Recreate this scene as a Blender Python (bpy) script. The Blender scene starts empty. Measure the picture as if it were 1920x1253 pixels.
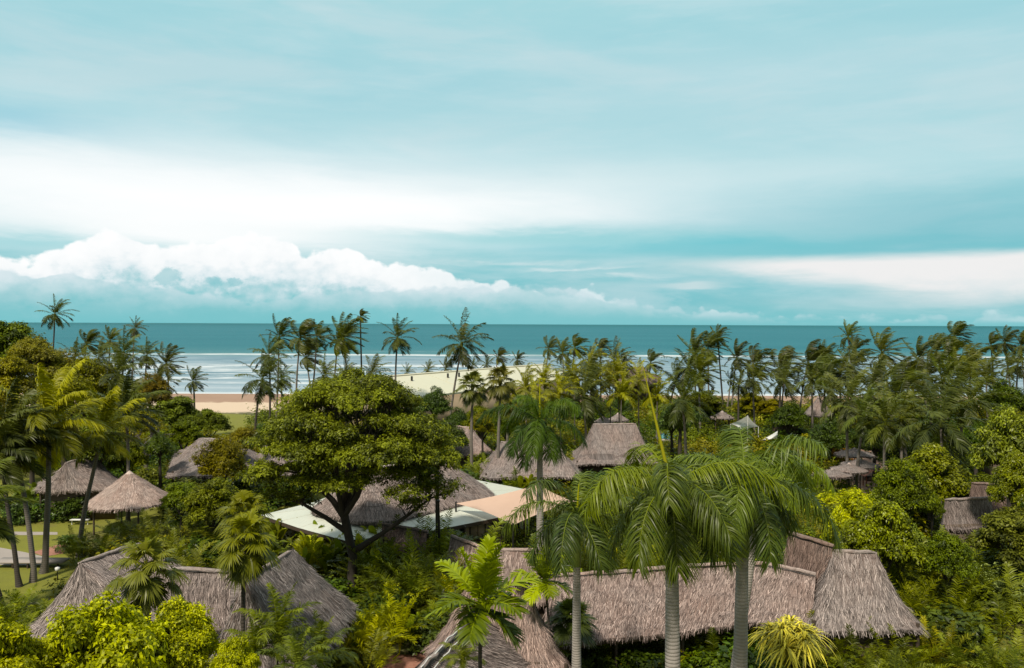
import bpy, math, random
import numpy as np
from mathutils import Vector, Matrix

# ------------------------------------------------------------------ camera, sky, sun, exposure
SC = bpy.context.scene
COL = SC.collection
F_PX, CX, CY, CAM_H = 1493.0, 960.0, 626.5, 18.0
PITCH = math.radians(-0.71)
ROLL = math.radians(-0.22)
cam_data = bpy.data.cameras.new('camera')
cam_data.lens = 28.0
cam_data.sensor_width = 36.0
cam_data.clip_start = 0.1
cam_data.clip_end = 200000.0
cam = bpy.data.objects.new('camera', cam_data)
COL.objects.link(cam)
CAM_R = Matrix.Rotation(math.radians(90) + PITCH, 3, 'X') @ Matrix.Rotation(-ROLL, 3, 'Z')
cam.matrix_world = Matrix.Translation((0, 0, CAM_H)) @ CAM_R.to_4x4()
SC.camera = cam

SUN_EL, SUN_AZ = math.radians(54), math.radians(207)      # azimuth measured from +Y towards +X (behind the camera, right)
sd = bpy.data.lights.new('sun', 'SUN')
sd.energy = 4.7
sd.angle = math.radians(5.0)
sd.color = (1.0, 0.91, 0.77)
sun = bpy.data.objects.new('sun', sd)
COL.objects.link(sun)
sv = Vector((math.sin(SUN_AZ) * math.cos(SUN_EL), math.cos(SUN_AZ) * math.cos(SUN_EL), math.sin(SUN_EL)))
sun.rotation_euler = sv.to_track_quat('Z', 'Y').to_euler()
sun.location = sv * 300

SC.view_settings.view_transform = 'Standard'
SC.view_settings.look = 'None'
SC.view_settings.exposure = 0.0
SC.view_settings.gamma = 1.0
SC.view_settings.use_curve_mapping = False
SC.render.engine = 'CYCLES'
SC.cycles.max_bounces = 4
SC.cycles.diffuse_bounces = 2
SC.cycles.transmission_bounces = 2
SC.cycles.transparent_max_bounces = 6


class E:
    """tiny expression wrapper over shader math nodes"""
    nt = None

    def __init__(s, k):
        s.k = k

    @staticmethod
    def op(o, *a, clamp=False):
        n = E.nt.nodes.new('ShaderNodeMath')
        n.operation = o
        n.use_clamp = clamp
        for i, v in enumerate(a):
            if isinstance(v, E):
                E.nt.links.new(v.k, n.inputs[i])
            else:
                n.inputs[i].default_value = v
        return E(n.outputs[0])

    def __add__(s, o): return E.op('ADD', s, o)
    def __radd__(s, o): return E.op('ADD', o, s)
    def __sub__(s, o): return E.op('SUBTRACT', s, o)
    def __rsub__(s, o): return E.op('SUBTRACT', o, s)
    def __mul__(s, o): return E.op('MULTIPLY', s, o)
    def __rmul__(s, o): return E.op('MULTIPLY', o, s)
    def __truediv__(s, o): return E.op('DIVIDE', s, o)
    def clamp(s): return E.op('ADD', s, 0.0, clamp=True)


def sstep(x, a, b):
    n = E.nt.nodes.new('ShaderNodeMapRange')
    n.interpolation_type = 'SMOOTHSTEP'
    E.nt.links.new(x.k, n.inputs[0])
    n.inputs[1].default_value, n.inputs[2].default_value = a, b
    return E(n.outputs[0])


def comb(x, y, z):
    n = E.nt.nodes.new('ShaderNodeCombineXYZ')
    for i, v in enumerate((x, y, z)):
        if isinstance(v, E):
            E.nt.links.new(v.k, n.inputs[i])
        else:
            n.inputs[i].default_value = v
    return E(n.outputs[0])


def noise(vec, scale=5.0, detail=4.0, rough=0.5, dist=0.0, color=False):
    n = E.nt.nodes.new('ShaderNodeTexNoise')
    if vec is not None:
        E.nt.links.new(vec.k, n.inputs['Vector'])
    n.inputs['Scale'].default_value = scale
    n.inputs['Detail'].default_value = detail
    n.inputs['Roughness'].default_value = rough
    n.inputs['Distortion'].default_value = dist
    return E(n.outputs['Color' if color else 'Fac'])


def voro(vec, scale=5.0, feature='SMOOTH_F1'):
    n = E.nt.nodes.new('ShaderNodeTexVoronoi')
    n.feature = feature
    E.nt.links.new(vec.k, n.inputs['Vector'])
    n.inputs['Scale'].default_value = scale
    return E(n.outputs['Distance'])


def ramp(x, stops, interp='LINEAR'):
    n = E.nt.nodes.new('ShaderNodeValToRGB')
    E.nt.links.new(x.k, n.inputs[0])
    cr = n.color_ramp
    cr.interpolation = interp
    while len(cr.elements) < len(stops):
        cr.elements.new(0.5)
    for e, (p, c) in zip(cr.elements, stops):
        e.position = p
        e.color = tuple(c) + (1.0,) if not isinstance(c, (int, float)) else (c, c, c, 1.0)
    return E(n.outputs[0])


def mixc(f, a, b, mode='MIX'):
    n = E.nt.nodes.new('ShaderNodeMix')
    n.data_type = 'RGBA'
    n.blend_type = mode
    ins = [n.inputs[0], n.inputs[6], n.inputs[7]]
    for s, v in zip(ins, (f, a, b)):
        if isinstance(v, E):
            E.nt.links.new(v.k, s)
        elif isinstance(v, (int, float)):
            s.default_value = v
        else:
            s.default_value = tuple(v) + (1.0,)
    return E(n.outputs[2])


def srgb(r, g, b):
    f = lambda c: (c / 255 / 12.92) if c <= 10.3 else ((c / 255 + 0.055) / 1.055) ** 2.4
    return (f(r), f(g), f(b))


def azel(px, py):
    """direction (azimuth, tan elevation) of a spot of sky given as seen in the photo"""
    d = CAM_R @ Vector(((px - CX) / F_PX, (CY - py) / F_PX, -1.0))
    return math.atan2(d.x, d.y), d.z / math.hypot(d.x, d.y)


def build_world():
    w = bpy.data.worlds.new('World')
    SC.world = w
    w.use_nodes = True
    nt = w.node_tree
    E.nt = nt
    bg = nt.nodes['Background']
    tc = nt.nodes.new('ShaderNodeTexCoord')
    sep = nt.nodes.new('ShaderNodeSeparateXYZ')
    nt.links.new(tc.outputs['Generated'], sep.inputs[0])
    x, y, z = (E(sep.outputs[i]) for i in range(3))
    az = E.op('ARCTAN2', x, y)
    hr = E.op('SQRT', x * x + y * y + 1e-6)
    el = z / hr
    sky = nt.nodes.new('ShaderNodeTexSky')
    sky.sky_type = 'NISHITA'
    sky.sun_disc = False
    sky.sun_elevation = SUN_EL
    sky.sun_rotation = SUN_AZ
    sky.altitude = 20
    nish = mixc(1.0, E(sky.outputs[0]), (0.075, 0.072, 0.052), 'MULTIPLY')
    # soft domain warps
    v1 = comb(az * 1.0, el * 4.5, 0.0)
    n1 = noise(v1, 3.2, 6, 0.55)
    n2 = noise(comb(az * 1.4, el * 9.0, 3.7), 4.5, 8, 0.6, 0.3)
    nb = noise(comb(az, el * 2.5, 9.0), 2.2, 3, 0.5)
    wa = az + (n1 - 0.5) * 0.10
    we = el + (n2 - 0.5) * 0.030
    base = ramp(el * 2.0, [(0.0, srgb(128, 198, 204)), (0.06, srgb(116, 193, 201)), (0.20, srgb(122, 200, 208)),
                           (0.36, srgb(174, 218, 225)), (0.60, srgb(166, 213, 222)), (0.85, srgb(166, 215, 222)),
                           (1.0, srgb(140, 200, 215))])

    def gauss(px, py, sx, sy, a=wa, e=we):
        a0, e0 = azel(px, py)
        da = (a - a0) / (sx / F_PX)
        de = (e - e0) / (sy / F_PX)
        return E.op('POWER', 2.718, (da * da + de * de) * -1.0)

    c = base
    pale, deep = srgb(196, 224, 230), srgb(88, 190, 202)
    c = mixc(sstep(n1 * 0.6 + n2 * 0.4, 0.44, 0.66) * 0.55, c, pale)
    c = mixc(sstep(nb, 0.5, 0.72) * 0.30, c, srgb(140, 204, 214))
    n3 = noise(comb(az * 1.2 + el * 0.4, el * 4.5, 21.0), 2.6, 7, 0.55, 0.5)
    n4 = noise(comb(az * 2.0, el * 11.0, 31.0), 3.2, 9, 0.62, 0.5)
    c = mixc(sstep(n3, 0.48, 0.70) * 0.50, c, srgb(200, 222, 227))
    c = mixc(sstep(n3, 0.50, 0.32) * 0.28, c, srgb(142, 204, 216))
    c = mixc(sstep(n4, 0.55, 0.75) * 0.15, c, srgb(205, 228, 232))
    c = mixc(gauss(20, 228, 150, 32) * 0.75, c, srgb(70, 184, 208))
    c = mixc(gauss(1500, 405, 520, 48) * 0.75, c, srgb(104, 190, 203))
    c = mixc((gauss(1230, 460, 330, 15) * (1.0 + (n4 - 0.5) * 2.5)).clamp() * 0.85, c, srgb(66, 190, 202))
    c = mixc(gauss(1800, 430, 300, 60) * 0.45, c, srgb(120, 188, 200))
    c = mixc(gauss(1400, 160, 420, 70) * 0.40, c, pale)
    c = mixc(gauss(1250, 330, 420, 30) * 0.55, c, srgb(196, 226, 230))
    # bright veil of high cloud, left and centre
    veil = gauss(300, 350, 900, 86)
    veil2 = gauss(520, 388, 640, 52)
    veil3 = gauss(390, 428, 300, 46)
    vm = (n3 - 0.5) * 0.7 + (n4 - 0.5) * 0.35
    c = mixc((veil * (1.1 + vm)).clamp() * 0.94, c, srgb(240, 248, 250))
    c = mixc((veil2 * (1.1 + vm)).clamp() * 0.92, c, (1.02, 1.03, 1.03))
    c = mixc((veil3 * (1.15 + vm)).clamp() * 0.88, c, (1.0, 1.01, 1.01))
    c = mixc(gauss(1000, 445, 300, 13) * 0.6, c, srgb(130, 206, 212))
    c = mixc(gauss(70, 452, 110, 12) * 0.6, c, srgb(150, 212, 218))
    # long cream streak low on the right
    er = el + (n2 - 0.5) * 0.006 + (n4 - 0.5) * 0.010
    a1, e1 = azel(1240, 490)
    a2, _ = azel(1700, 490)
    sl = (sstep(az, a1 - 0.02, a2) * 0.75 + sstep(az, a1 + 0.12, azel(1850, 500)[0]) * 1.0) * 0.032 + 0.006
    brk_ = (n3 - 0.5) * 0.030 + (n4 - 0.5) * 0.022
    st = sstep(er, e1 + 0.008, e1 - 0.007) * sstep(er - (e1 - sl * 0.8) + brk_, -0.014, 0.012) * sstep(az, a1 - 0.05, a1 + 0.16)
    c = mixc(st * 0.92, c, (0.93, 0.895, 0.885))
    c = mixc(gauss(1760, 565, 260, 16) * 0.5, c, srgb(214, 226, 229))
    wis = gauss(960, 492, 150, 5) + gauss(1150, 520, 90, 5) + gauss(1060, 503, 120, 3)
    c = mixc((wis * sstep(n4, 0.36, 0.6)).clamp() * 0.75, c, srgb(222, 234, 236))
    c = mixc(gauss(1290, 536, 60, 5) * 0.7, c, srgb(215, 228, 230))
    # distant bank of cumulus with a billowed top edge
    def bank(tops, amp, soft, vsc, seed):
        pts = [(azel(px, py)) for px, py in tops]
        r = ramp((az + 0.75) / 1.5, [((a + 0.75) / 1.5, e / 0.2) for a, e in pts])
        top = r * 0.2
        vv = comb(az, el * 1.25, seed)
        bl = voro(vv, vsc)
        bl2 = voro(vv, vsc * 2.7)
        nn = noise(vv, vsc * 1.3, 7, 0.6)
        lum = noise(comb(az, el * 1.5, seed + 3.0), 11, 4, 0.6)
        h = top + ((0.5 - bl) * 1.4 + (0.45 - bl2) * 0.7 + (nn - 0.5) * 1.3 + (lum - 0.5) * 2.6) * amp
        return sstep(h - el, 0.0, soft), el / top, nn
    m, rel, nn = bank([(-600, 520), (0, 470), (60, 482), (190, 436), (260, 440), (300, 462), (480, 440), (545, 445), (570, 472),
                       (645, 462), (730, 500), (840, 512), (930, 530), (1040, 545), (1200, 575), (1500, 600), (2400, 604)],
                      0.016, 0.0055, 24, 1.3)
    shade = (rel + (nn - 0.5) * 1.15 - 0.03)
    cc = ramp(shade, [(0.0, srgb(126, 196, 202)), (0.20, srgb(140, 203, 209)), (0.34, srgb(180, 216, 222)), (0.50, srgb(226, 238, 242)), (0.72, srgb(248, 251, 252)),
                      (1.0, (1.0, 1.01, 1.01))])
    right = sstep(az, azel(640, 500)[0], azel(1150, 500)[0])
    cc = mixc(right * 0.55, cc, srgb(172, 212, 220))
    c = mixc(m, c, cc)
    m2, rel2, nn2 = bank([(-600, 600), (0, 512), (130, 508), (300, 540), (500, 560), (640, 545), (760, 540), (900, 545), (985, 530),
                          (1080, 545), (1170, 565), (1290, 590), (2400, 604)], 0.012, 0.0055, 34, 7.7)
    cc2 = ramp(rel2 + (nn2 - 0.5) * 0.7, [(0.0, srgb(120, 194, 200)), (0.45, srgb(132, 198, 204)), (0.8, srgb(176, 214, 220)), (1.0, srgb(206, 226, 232))])
    c = mixc(m2 * 0.70, c, cc2)
    low = sstep(noise(comb(az, el * 3.0, 14.0), 9, 7, 0.6), 0.46, 0.62) * gauss(900, 560, 1500, 34, az, el)
    c = mixc(low * 0.45, c, srgb(186, 217, 223))
    rough_n = (noise(comb(az, el, 5.0), 34, 6, 0.6) - 0.5)
    for px, py, sx, sy in ((314, 522, 26, 17), (394, 532, 20, 12), (440, 526, 17, 9)):
        g = gauss(px, py, sx, sy, az + rough_n * 0.02, el + rough_n * 0.02)
        pf = noise(comb(az, el * 1.4, 5.0 + px * 0.01), 42, 6, 0.65)
        c = mixc(sstep(pf + g * 0.45, 0.66, 0.86) * sstep(g, 0.05, 0.35) * 0.60, c, srgb(132, 197, 205))
    # horizon air
    c = mixc(gauss(960, 604, 9000, 26, az, el) * 0.55, c, srgb(122, 196, 202))
    # clear sky takes over behind the camera and below the horizon
    c = mixc(sstep(el, 0.50, 1.1), c, mixc(n1, (0.62, 0.66, 0.66), (0.92, 0.95, 0.93)))  # unseen sky high overhead, whitened to add neutral fill light
    front = sstep(y, -0.35, 0.25)
    c = mixc(front * sstep(el, -0.3, -0.02), nish, c)
    nt.links.new(c.k, bg.inputs['Color'])
    bg.inputs['Strength'].default_value = 1.0


build_world()


# ------------------------------------------------------------------ placing helpers
def ray(px, py):
    return CAM_R @ Vector(((px - CX) / F_PX, (CY - py) / F_PX, -1.0))


def W(px, py, D):
    d = ray(px, py)
    return Vector((0, 0, CAM_H)) + d * (D / d.y)


def G(px, py, z=0.0):
    d = ray(px, py)
    return Vector((0, 0, CAM_H)) + d * ((z - CAM_H) / d.z)


def px_of(p):
    q = CAM_R.transposed() @ (Vector(p) - Vector((0, 0, CAM_H)))
    return CX + F_PX * q.x / -q.z, CY - F_PX * q.y / -q.z


# ------------------------------------------------------------------ mesh builder
class MB:
    def __init__(s):
        s.V, s.F, s.T, s.U, s.n = [], [], [], [], 0

    def add(s, V, F, tint=0.5, uv=None):
        V = np.asarray(V, dtype=np.float64).reshape(-1, 3)
        F = np.asarray(F, dtype=np.int64).reshape(-1, 4)
        s.V.append(V)
        s.F.append(F + s.n)
        s.n += len(V)
        s.T.append(np.broadcast_to(np.asarray(tint, dtype=np.float64), (len(F),)).copy())
        s.U.append(np.zeros((len(F), 4, 2)) if uv is None else np.asarray(uv).reshape(-1, 4, 2))
        return s

    def mesh(s, name, mat, smooth=False):
        me = bpy.data.meshes.new(name)
        V = np.concatenate(s.V)
        F = np.concatenate(s.F)
        T = np.concatenate(s.T)
        U = np.concatenate(s.U)
        me.vertices.add(len(V))
        me.vertices.foreach_set('co', V.astype(np.float32).ravel())
        me.loops.add(len(F) * 4)
        me.loops.foreach_set('vertex_index', F.astype(np.int32).ravel())
        me.polygons.add(len(F))
        me.polygons.foreach_set('loop_start', np.arange(0, len(F) * 4, 4, dtype=np.int32))
        me.polygons.foreach_set('loop_total', np.full(len(F), 4, dtype=np.int32))
        if smooth:
            me.polygons.foreach_set('use_smooth', np.ones(len(F), dtype=bool))
        at = me.attributes.new('tint', 'FLOAT', 'FACE')
        at.data.foreach_set('value', T.astype(np.float32))
        ul = me.uv_layers.new(name='UVMap')
        ul.data.foreach_set('uv', U.astype(np.float32).ravel())
        me.materials.append(mat)
        me.update(calc_edges=True)
        return me

    def build(s, name, mat, parent=None, smooth=False):
        return put(name, s.mesh(name, mat, smooth), parent)


def put(name, me, parent=None, loc=None, rot=None, scale=None):
    o = bpy.data.objects.new(name, me)
    COL.objects.link(o)
    if parent is not None:
        o.parent = parent
    if loc is not None:
        o.location = loc
    if rot is not None:
        o.rotation_euler = rot
    if scale is not None:
        o.scale = scale if hasattr(scale, '__len__') else (scale,) * 3
    return o


def tag(o, label=None, cat=None, group=None, kind=None):
    if label: o['label'] = label
    if cat: o['category'] = cat
    if group: o['group'] = group
    if kind: o['kind'] = kind
    return o


def empty(name, loc, label, cat, group=None, rz=0.0):
    o = bpy.data.objects.new(name, None)
    COL.objects.link(o)
    o.location = loc
    o.rotation_euler = (0, 0, rz)
    o.empty_display_size = 0.3
    return tag(o, label, cat, group)


def nrm(a):
    return a / (np.linalg.norm(a, axis=-1, keepdims=True) + 1e-9)


def tube(m, pts, rad, ns=8, tint=0.5, cap=True):
    pts = np.asarray(pts, float)
    n = len(pts)
    rad = np.broadcast_to(np.asarray(rad, float), (n,))
    d = np.gradient(pts, axis=0)
    d = nrm(d)
    ref = np.array([0.0, 1.0, 0.0]) if abs(d[0][1]) < 0.9 else np.array([1.0, 0, 0])
    a = nrm(np.cross(d, ref))
    b = nrm(np.cross(d, a))
    th = np.arange(ns) * 2 * math.pi / ns
    V = pts[:, None] + rad[:, None, None] * (a[:, None] * np.cos(th)[None, :, None] + b[:, None] * np.sin(th)[None, :, None])
    i, j = np.meshgrid(np.arange(n - 1), np.arange(ns), indexing='ij')
    j2 = (j + 1) % ns
    F = np.stack([i * ns + j, i * ns + j2, (i + 1) * ns + j2, (i + 1) * ns + j], -1).reshape(-1, 4)
    ln = np.concatenate([[0], np.cumsum(np.linalg.norm(np.diff(pts, axis=0), axis=1))])
    uv = np.stack([np.stack([jj / ns, ll], -1) for jj, ll in ((j, ln[i]), (j + 1, ln[i]), (j + 1, ln[i + 1]), (j, ln[i + 1]))], -2).reshape(-1, 4, 2)
    m.add(V, F, tint, uv)
    if cap:
        for k, rr in ((0, rad[0]), (n - 1, rad[-1])):
            if ns == 4:
                m.add(V[k], [[0, 1, 2, 3]], tint)
            elif ns == 8:
                m.add(V[k], [[0, 1, 2, 3], [0, 3, 4, 7], [4, 5, 6, 7]], tint)
            elif ns == 6:
                m.add(V[k], [[0, 1, 2, 3], [0, 3, 4, 5]], tint)
    return m


def box(m, c, s, rz=0.0, tint=0.5, frame=None):
    x, y, z = (v / 2 for v in s)
    V = np.array([(-x, -y, -z), (x, -y, -z), (x, y, -z), (-x, y, -z), (-x, -y, z), (x, -y, z), (x, y, z), (-x, y, z)])
    if frame is not None:
        V = V @ np.asarray(frame).T
    elif rz:
        cz, sz = math.cos(rz), math.sin(rz)
        V = V @ np.array([[cz, sz, 0], [-sz, cz, 0], [0, 0, 1]])
    V = V + np.asarray(c)
    m.add(V, [(0, 3, 2, 1), (4, 5, 6, 7), (0, 1, 5, 4), (1, 2, 6, 5), (2, 3, 7, 6), (3, 0, 4, 7)], tint)
    return m


def bar(m, a, b, w, h=None, tint=0.5):
    """square bar between two points"""
    a, b = np.asarray(a, float), np.asarray(b, float)
    tube(m, [a, b], [w * 0.7071] * 2, 4, tint)
    return m


def strips(m, base, d, side, L, wd, grav, segs=2, tint=0.5, tipw=0.12, w0=0.45):
    """bent tapering blades: base, direction, width direction, lengths, widths, bend vector"""
    n = len(base)
    t = np.linspace(0, 1, segs + 1)
    P = base[:, None] + d[:, None] * (L[:, None] * t)[..., None] + grav[:, None] * (L[:, None] * t ** 2)[..., None]
    prof = np.interp(t, [0, 0.35, 0.7, 1], [w0, 1, 0.75, tipw])
    o = side[:, None] * (wd[:, None] * prof * 0.5)[..., None]
    V = np.stack([P - o, P + o], 2).reshape(-1, 3)
    k = np.arange(n)[:, None] * (segs + 1) * 2 + np.arange(segs)[None] * 2
    F = np.stack([k, k + 1, k + 3, k + 2], -1).reshape(-1, 4)
    tt = np.repeat(np.broadcast_to(tint, (n,)), segs)
    m.add(V, F, tt)


def leaves(m, c, nr, dr, l, w, tint):
    """single kite-shaped leaves, slightly folded"""
    dr = nrm(dr - nr * (dr * nr).sum(-1, keepdims=True))
    s = np.cross(nr, dr)
    l, w = l[:, None], w[:, None]
    a = c
    b = c + dr * l * 0.45 + s * w * 0.5 + nr * w * 0.12
    t = c + dr * l - nr * l * 0.12
    e = c + dr * l * 0.45 - s * w * 0.5 + nr * w * 0.12
    V = np.stack([a, e, t, b], 1).reshape(-1, 3)
    F = np.arange(len(c) * 4).reshape(-1, 4)
    m.add(V, F, tint)


# ------------------------------------------------------------------ materials
def new_mat(name):
    m = bpy.data.materials.new(name)
    m.use_nodes = True
    E.nt = m.node_tree
    p = m.node_tree.nodes['Principled BSDF']
    return m, p


def attr(name):
    n = E.nt.nodes.new('ShaderNodeAttribute')
    n.attribute_name = name
    return E(n.outputs['Fac'])


def leaf_mat(name, dark, light, trans=0.28, rough=0.45, spec=0.35, old=None, var=1.0):
    dark = tuple(v * g for v, g in zip(dark, (1.45, 1.25, 0.9)))
    light = tuple(min(0.8, v * g) for v, g in zip(light, (1.95, 1.75, 0.80)))
    rough, spec = max(rough, 0.42), spec * 0.55
    m, p = new_mat(name)
    nt = m.node_tree
    t = attr('tint')
    oi = nt.nodes.new('ShaderNodeObjectInfo')
    rnd = E(oi.outputs['Random'])
    c = mixc(t, dark, light)
    if old:
        c = mixc(sstep(t, 0.93, 0.97), c, old)
    hs = nt.nodes.new('ShaderNodeHueSaturation')
    nt.links.new(c.k, hs.inputs['Color'])
    nt.links.new((rnd * (0.03 * var) + (0.5 - 0.012 * var)).k, hs.inputs['Hue'])
    nt.links.new((E.op('FRACT', rnd * 7.13) * (0.36 * var) + (1.0 - 0.16 * var)).k, hs.inputs['Value'])
    nt.links.new((E.op('FRACT', rnd * 3.7) * 0.16 + 0.99).k, hs.inputs['Saturation'])
    nt.links.new(hs.outputs[0], p.inputs['Base Color'])
    p.inputs['Roughness'].default_value = rough
    p.inputs['Specular IOR Level'].default_value = spec
    tr = nt.nodes.new('ShaderNodeBsdfTranslucent')
    g = mixc(1.0, E(hs.outputs[0]), (1.25, 1.2, 0.5), 'MULTIPLY')
    nt.links.new(g.k, tr.inputs[0])
    mx = nt.nodes.new('ShaderNodeMixShader')
    mx.inputs[0].default_value = trans
    nt.links.new(p.outputs[0], mx.inputs[1])
    nt.links.new(tr.outputs[0], mx.inputs[2])
    nt.links.new(mx.outputs[0], nt.nodes['Material Output'].inputs[0])
    return m


def bump(p, h, strength=0.5, dist=0.05):
    b = E.nt.nodes.new('ShaderNodeBump')
    b.inputs['Strength'].default_value = strength
    b.inputs['Distance'].default_value = dist
    E.nt.links.new(h.k, b.inputs['Height'])
    E.nt.links.new(b.outputs[0], p.inputs['Normal'])


def objco():
    n = E.nt.nodes.new('ShaderNodeTexCoord')
    return E(n.outputs['Object'])


def uvco():
    n = E.nt.nodes.new('ShaderNodeTexCoord')
    s = E.nt.nodes.new('ShaderNodeSeparateXYZ')
    E.nt.links.new(n.outputs['UV'], s.inputs[0])
    return E(s.outputs[0]), E(s.outputs[1])


def worldco():
    n = E.nt.nodes.new('ShaderNodeNewGeometry')
    s = E.nt.nodes.new('ShaderNodeSeparateXYZ')
    E.nt.links.new(n.outputs['Position'], s.inputs[0])
    return E(n.outputs['Position']), E(s.outputs[0]), E(s.outputs[1]), E(s.outputs[2])


def plain(name, col, rough=0.6, nscale=3.0, var=0.25, bstr=0.2, metal=0.0, spec=0.5):
    m, p = new_mat(name)
    co = objco()
    n = noise(co, nscale, 6, 0.6)
    a = tuple(c * (1 - var) for c in col)
    b = tuple(min(1, c * (1 + var)) for c in col)
    E.nt.links.new(mixc(n, a, b).k, p.inputs['Base Color'])
    p.inputs['Roughness'].default_value = rough
    p.inputs['Metallic'].default_value = metal
    p.inputs['Specular IOR Level'].default_value = spec
    bump(p, noise(co, nscale * 6, 5, 0.6), bstr, 0.02)
    return m


def thatch_mat(name, dark, mid, light):
    m, p = new_mat(name)
    u, v = uvco()
    t = attr('tint')
    oi = E.nt.nodes.new('ShaderNodeObjectInfo')
    rnd = E(oi.outputs['Random'])
    wob = noise(comb(u * 0.35, v * 0.6, rnd * 9.0), 1.0, 3, 0.5) - 0.5
    fine = noise(comb(u * 30.0 + wob * 8.0, v * 2.2, rnd * 5.0), 1.0, 5, 0.7)
    mids = noise(comb(u * 8.0 + wob * 6.0, v * 1.0, rnd * 5.0 + 3.0), 1.0, 4, 0.65)
    big = noise(comb(u * 0.4, v * 0.35, rnd * 7.0), 1.0, 4, 0.6)
    f = fine * 0.55 + mids * 0.45 + (t - 0.5) * 0.35
    c = ramp(f, [(0.28, dark), (0.5, mid), (0.72, light)])
    c = mixc(sstep(big, 0.35, 0.7) * 0.45, c, mixc(1.0, c, (1.18, 0.90, 0.78), 'MULTIPLY'))
    c = mixc(sstep(noise(comb(u * 0.9, v * 0.9, rnd * 3.0), 1.0, 5, 0.7), 0.60, 0.74) * 0.35, c, mixc(1.0, c, (0.55, 0.55, 0.52), 'MULTIPLY'))
    # overlapping courses, damp and mossy patches
    cw = noise(comb(u * 0.8, v * 0.5, rnd * 4.0 + 8.0), 1.0, 4, 0.6)
    course = E.op('FRACT', v * 1.15 + cw * 1.6)
    c = mixc(sstep(course, 0.82, 0.97) * 0.45, c, mixc(1.0, c, (0.55, 0.52, 0.50), 'MULTIPLY'))
    damp = noise(comb(u * 0.55, v * 0.22, rnd * 6.0 + 2.0), 1.0, 6, 0.7)
    c = mixc(sstep(damp, 0.54, 0.68) * 0.55, c, mixc(1.0, c, (0.60, 0.58, 0.58), 'MULTIPLY'))
    moss = noise(comb(u * 1.3, v * 1.0, rnd * 6.0 + 12.0), 1.0, 6, 0.75)
    c = mixc(sstep(moss, 0.62, 0.74) * 0.5, c, (0.085, 0.085, 0.045))
    E.nt.links.new(c.k, p.inputs['Base Color'])
    p.inputs['Roughness'].default_value = 0.95
    p.inputs['Specular IOR Level'].default_value = 0.1
    bump(p, fine + mids * 0.8 + course * 0.5, 1.0, 0.10)
    return m


def trunk_mat(name, dark, light, rings=9.0, rstr=0.5):
    m, p = new_mat(name)
    u, v = uvco()
    co = objco()
    n = noise(co, 2.5, 6, 0.6)
    w = E.op('SINE', v * (rings * 6.283) + noise(co, 3.0, 3, 0.5) * 3.0)
    r = sstep(w, -0.9, 0.2)
    pat = noise(comb(u * 6.0, v * 0.9, 0.0), 1.5, 5, 0.6)
    c = mixc(n * 0.5 + pat * 0.5, dark, light)
    c = mixc((1.0 - r) * rstr, c, tuple(x * 0.45 for x in dark))
    c = mixc(sstep(noise(co, 1.1, 5, 0.7), 0.56, 0.7) * 0.5, c, tuple(x * 0.5 for x in dark))
    E.nt.links.new(c.k, p.inputs['Base Color'])
    p.inputs['Roughness'].default_value = 0.85
    bump(p, r * 0.6 + pat, 0.6, 0.03)
    return m


L_COCO = leaf_mat('coconut_leaf', (0.018, 0.028, 0.009), (0.088, 0.110, 0.032), old=(0.12, 0.09, 0.04), rough=0.42, spec=0.45)
L_COCO_Y = leaf_mat('yellow_palm_leaf', (0.042, 0.055, 0.010), (0.235, 0.255, 0.032), old=(0.28, 0.17, 0.05), var=0.4)
L_ROYAL = leaf_mat('royal_leaf', (0.016, 0.036, 0.010), (0.105, 0.150, 0.030), rough=0.33, spec=0.6)
L_ROYAL_Y = leaf_mat('royal_leaf_bright', (0.022, 0.045, 0.010), (0.150, 0.200, 0.030), rough=0.33, spec=0.6)
L_FAN = leaf_mat('fan_leaf', (0.022, 0.036, 0.010), (0.12, 0.135, 0.035), rough=0.4, spec=0.5)
L_FOX = leaf_mat('feather_palm_leaf', (0.035, 0.062, 0.008), (0.20, 0.265, 0.020), rough=0.35, spec=0.5, var=0.2)
L_ARECA = leaf_mat('areca_leaf', (0.020, 0.036, 0.008), (0.135, 0.165, 0.024), rough=0.4, spec=0.45)
L_ARECA_Y = leaf_mat('areca_leaf_yellow', (0.05, 0.065, 0.008), (0.25, 0.27, 0.025))
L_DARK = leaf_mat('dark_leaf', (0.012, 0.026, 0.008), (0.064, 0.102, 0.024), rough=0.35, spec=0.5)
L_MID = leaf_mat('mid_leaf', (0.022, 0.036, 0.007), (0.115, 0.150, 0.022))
L_OLIVE = leaf_mat('olive_leaf', (0.040, 0.046, 0.007), (0.165, 0.168, 0.018))
L_LIME = leaf_mat('lime_leaf', (0.09, 0.125, 0.006), (0.36, 0.41, 0.012), trans=0.35, var=0.25)
L_RAIN = leaf_mat('raintree_leaf', (0.026, 0.040, 0.005), (0.148, 0.190, 0.012), var=0.1)
L_LEAFY = leaf_mat('glossy_leaf', (0.030, 0.045, 0.006), (0.165, 0.205, 0.018), var=0.6, rough=0.36, spec=0.6)
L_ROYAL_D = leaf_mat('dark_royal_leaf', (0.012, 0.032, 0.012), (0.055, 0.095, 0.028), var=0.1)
L_RUST = leaf_mat('rust_leaf', (0.05, 0.048, 0.008), (0.165, 0.140, 0.020))
L_SILVER = leaf_mat('silver_leaf', (0.045, 0.085, 0.050), (0.22, 0.29, 0.22), trans=0.1)
L_GOLD = leaf_mat('croton_leaf', (0.28, 0.10, 0.004), (0.58, 0.24, 0.01))
L_GLOW = leaf_mat('yellow_shrub_leaf', (0.12, 0.12, 0.006), (0.40, 0.40, 0.03))
L_PANDAN = leaf_mat('pandanus_leaf', (0.06, 0.075, 0.02), (0.46, 0.42, 0.14), trans=0.1)
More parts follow.
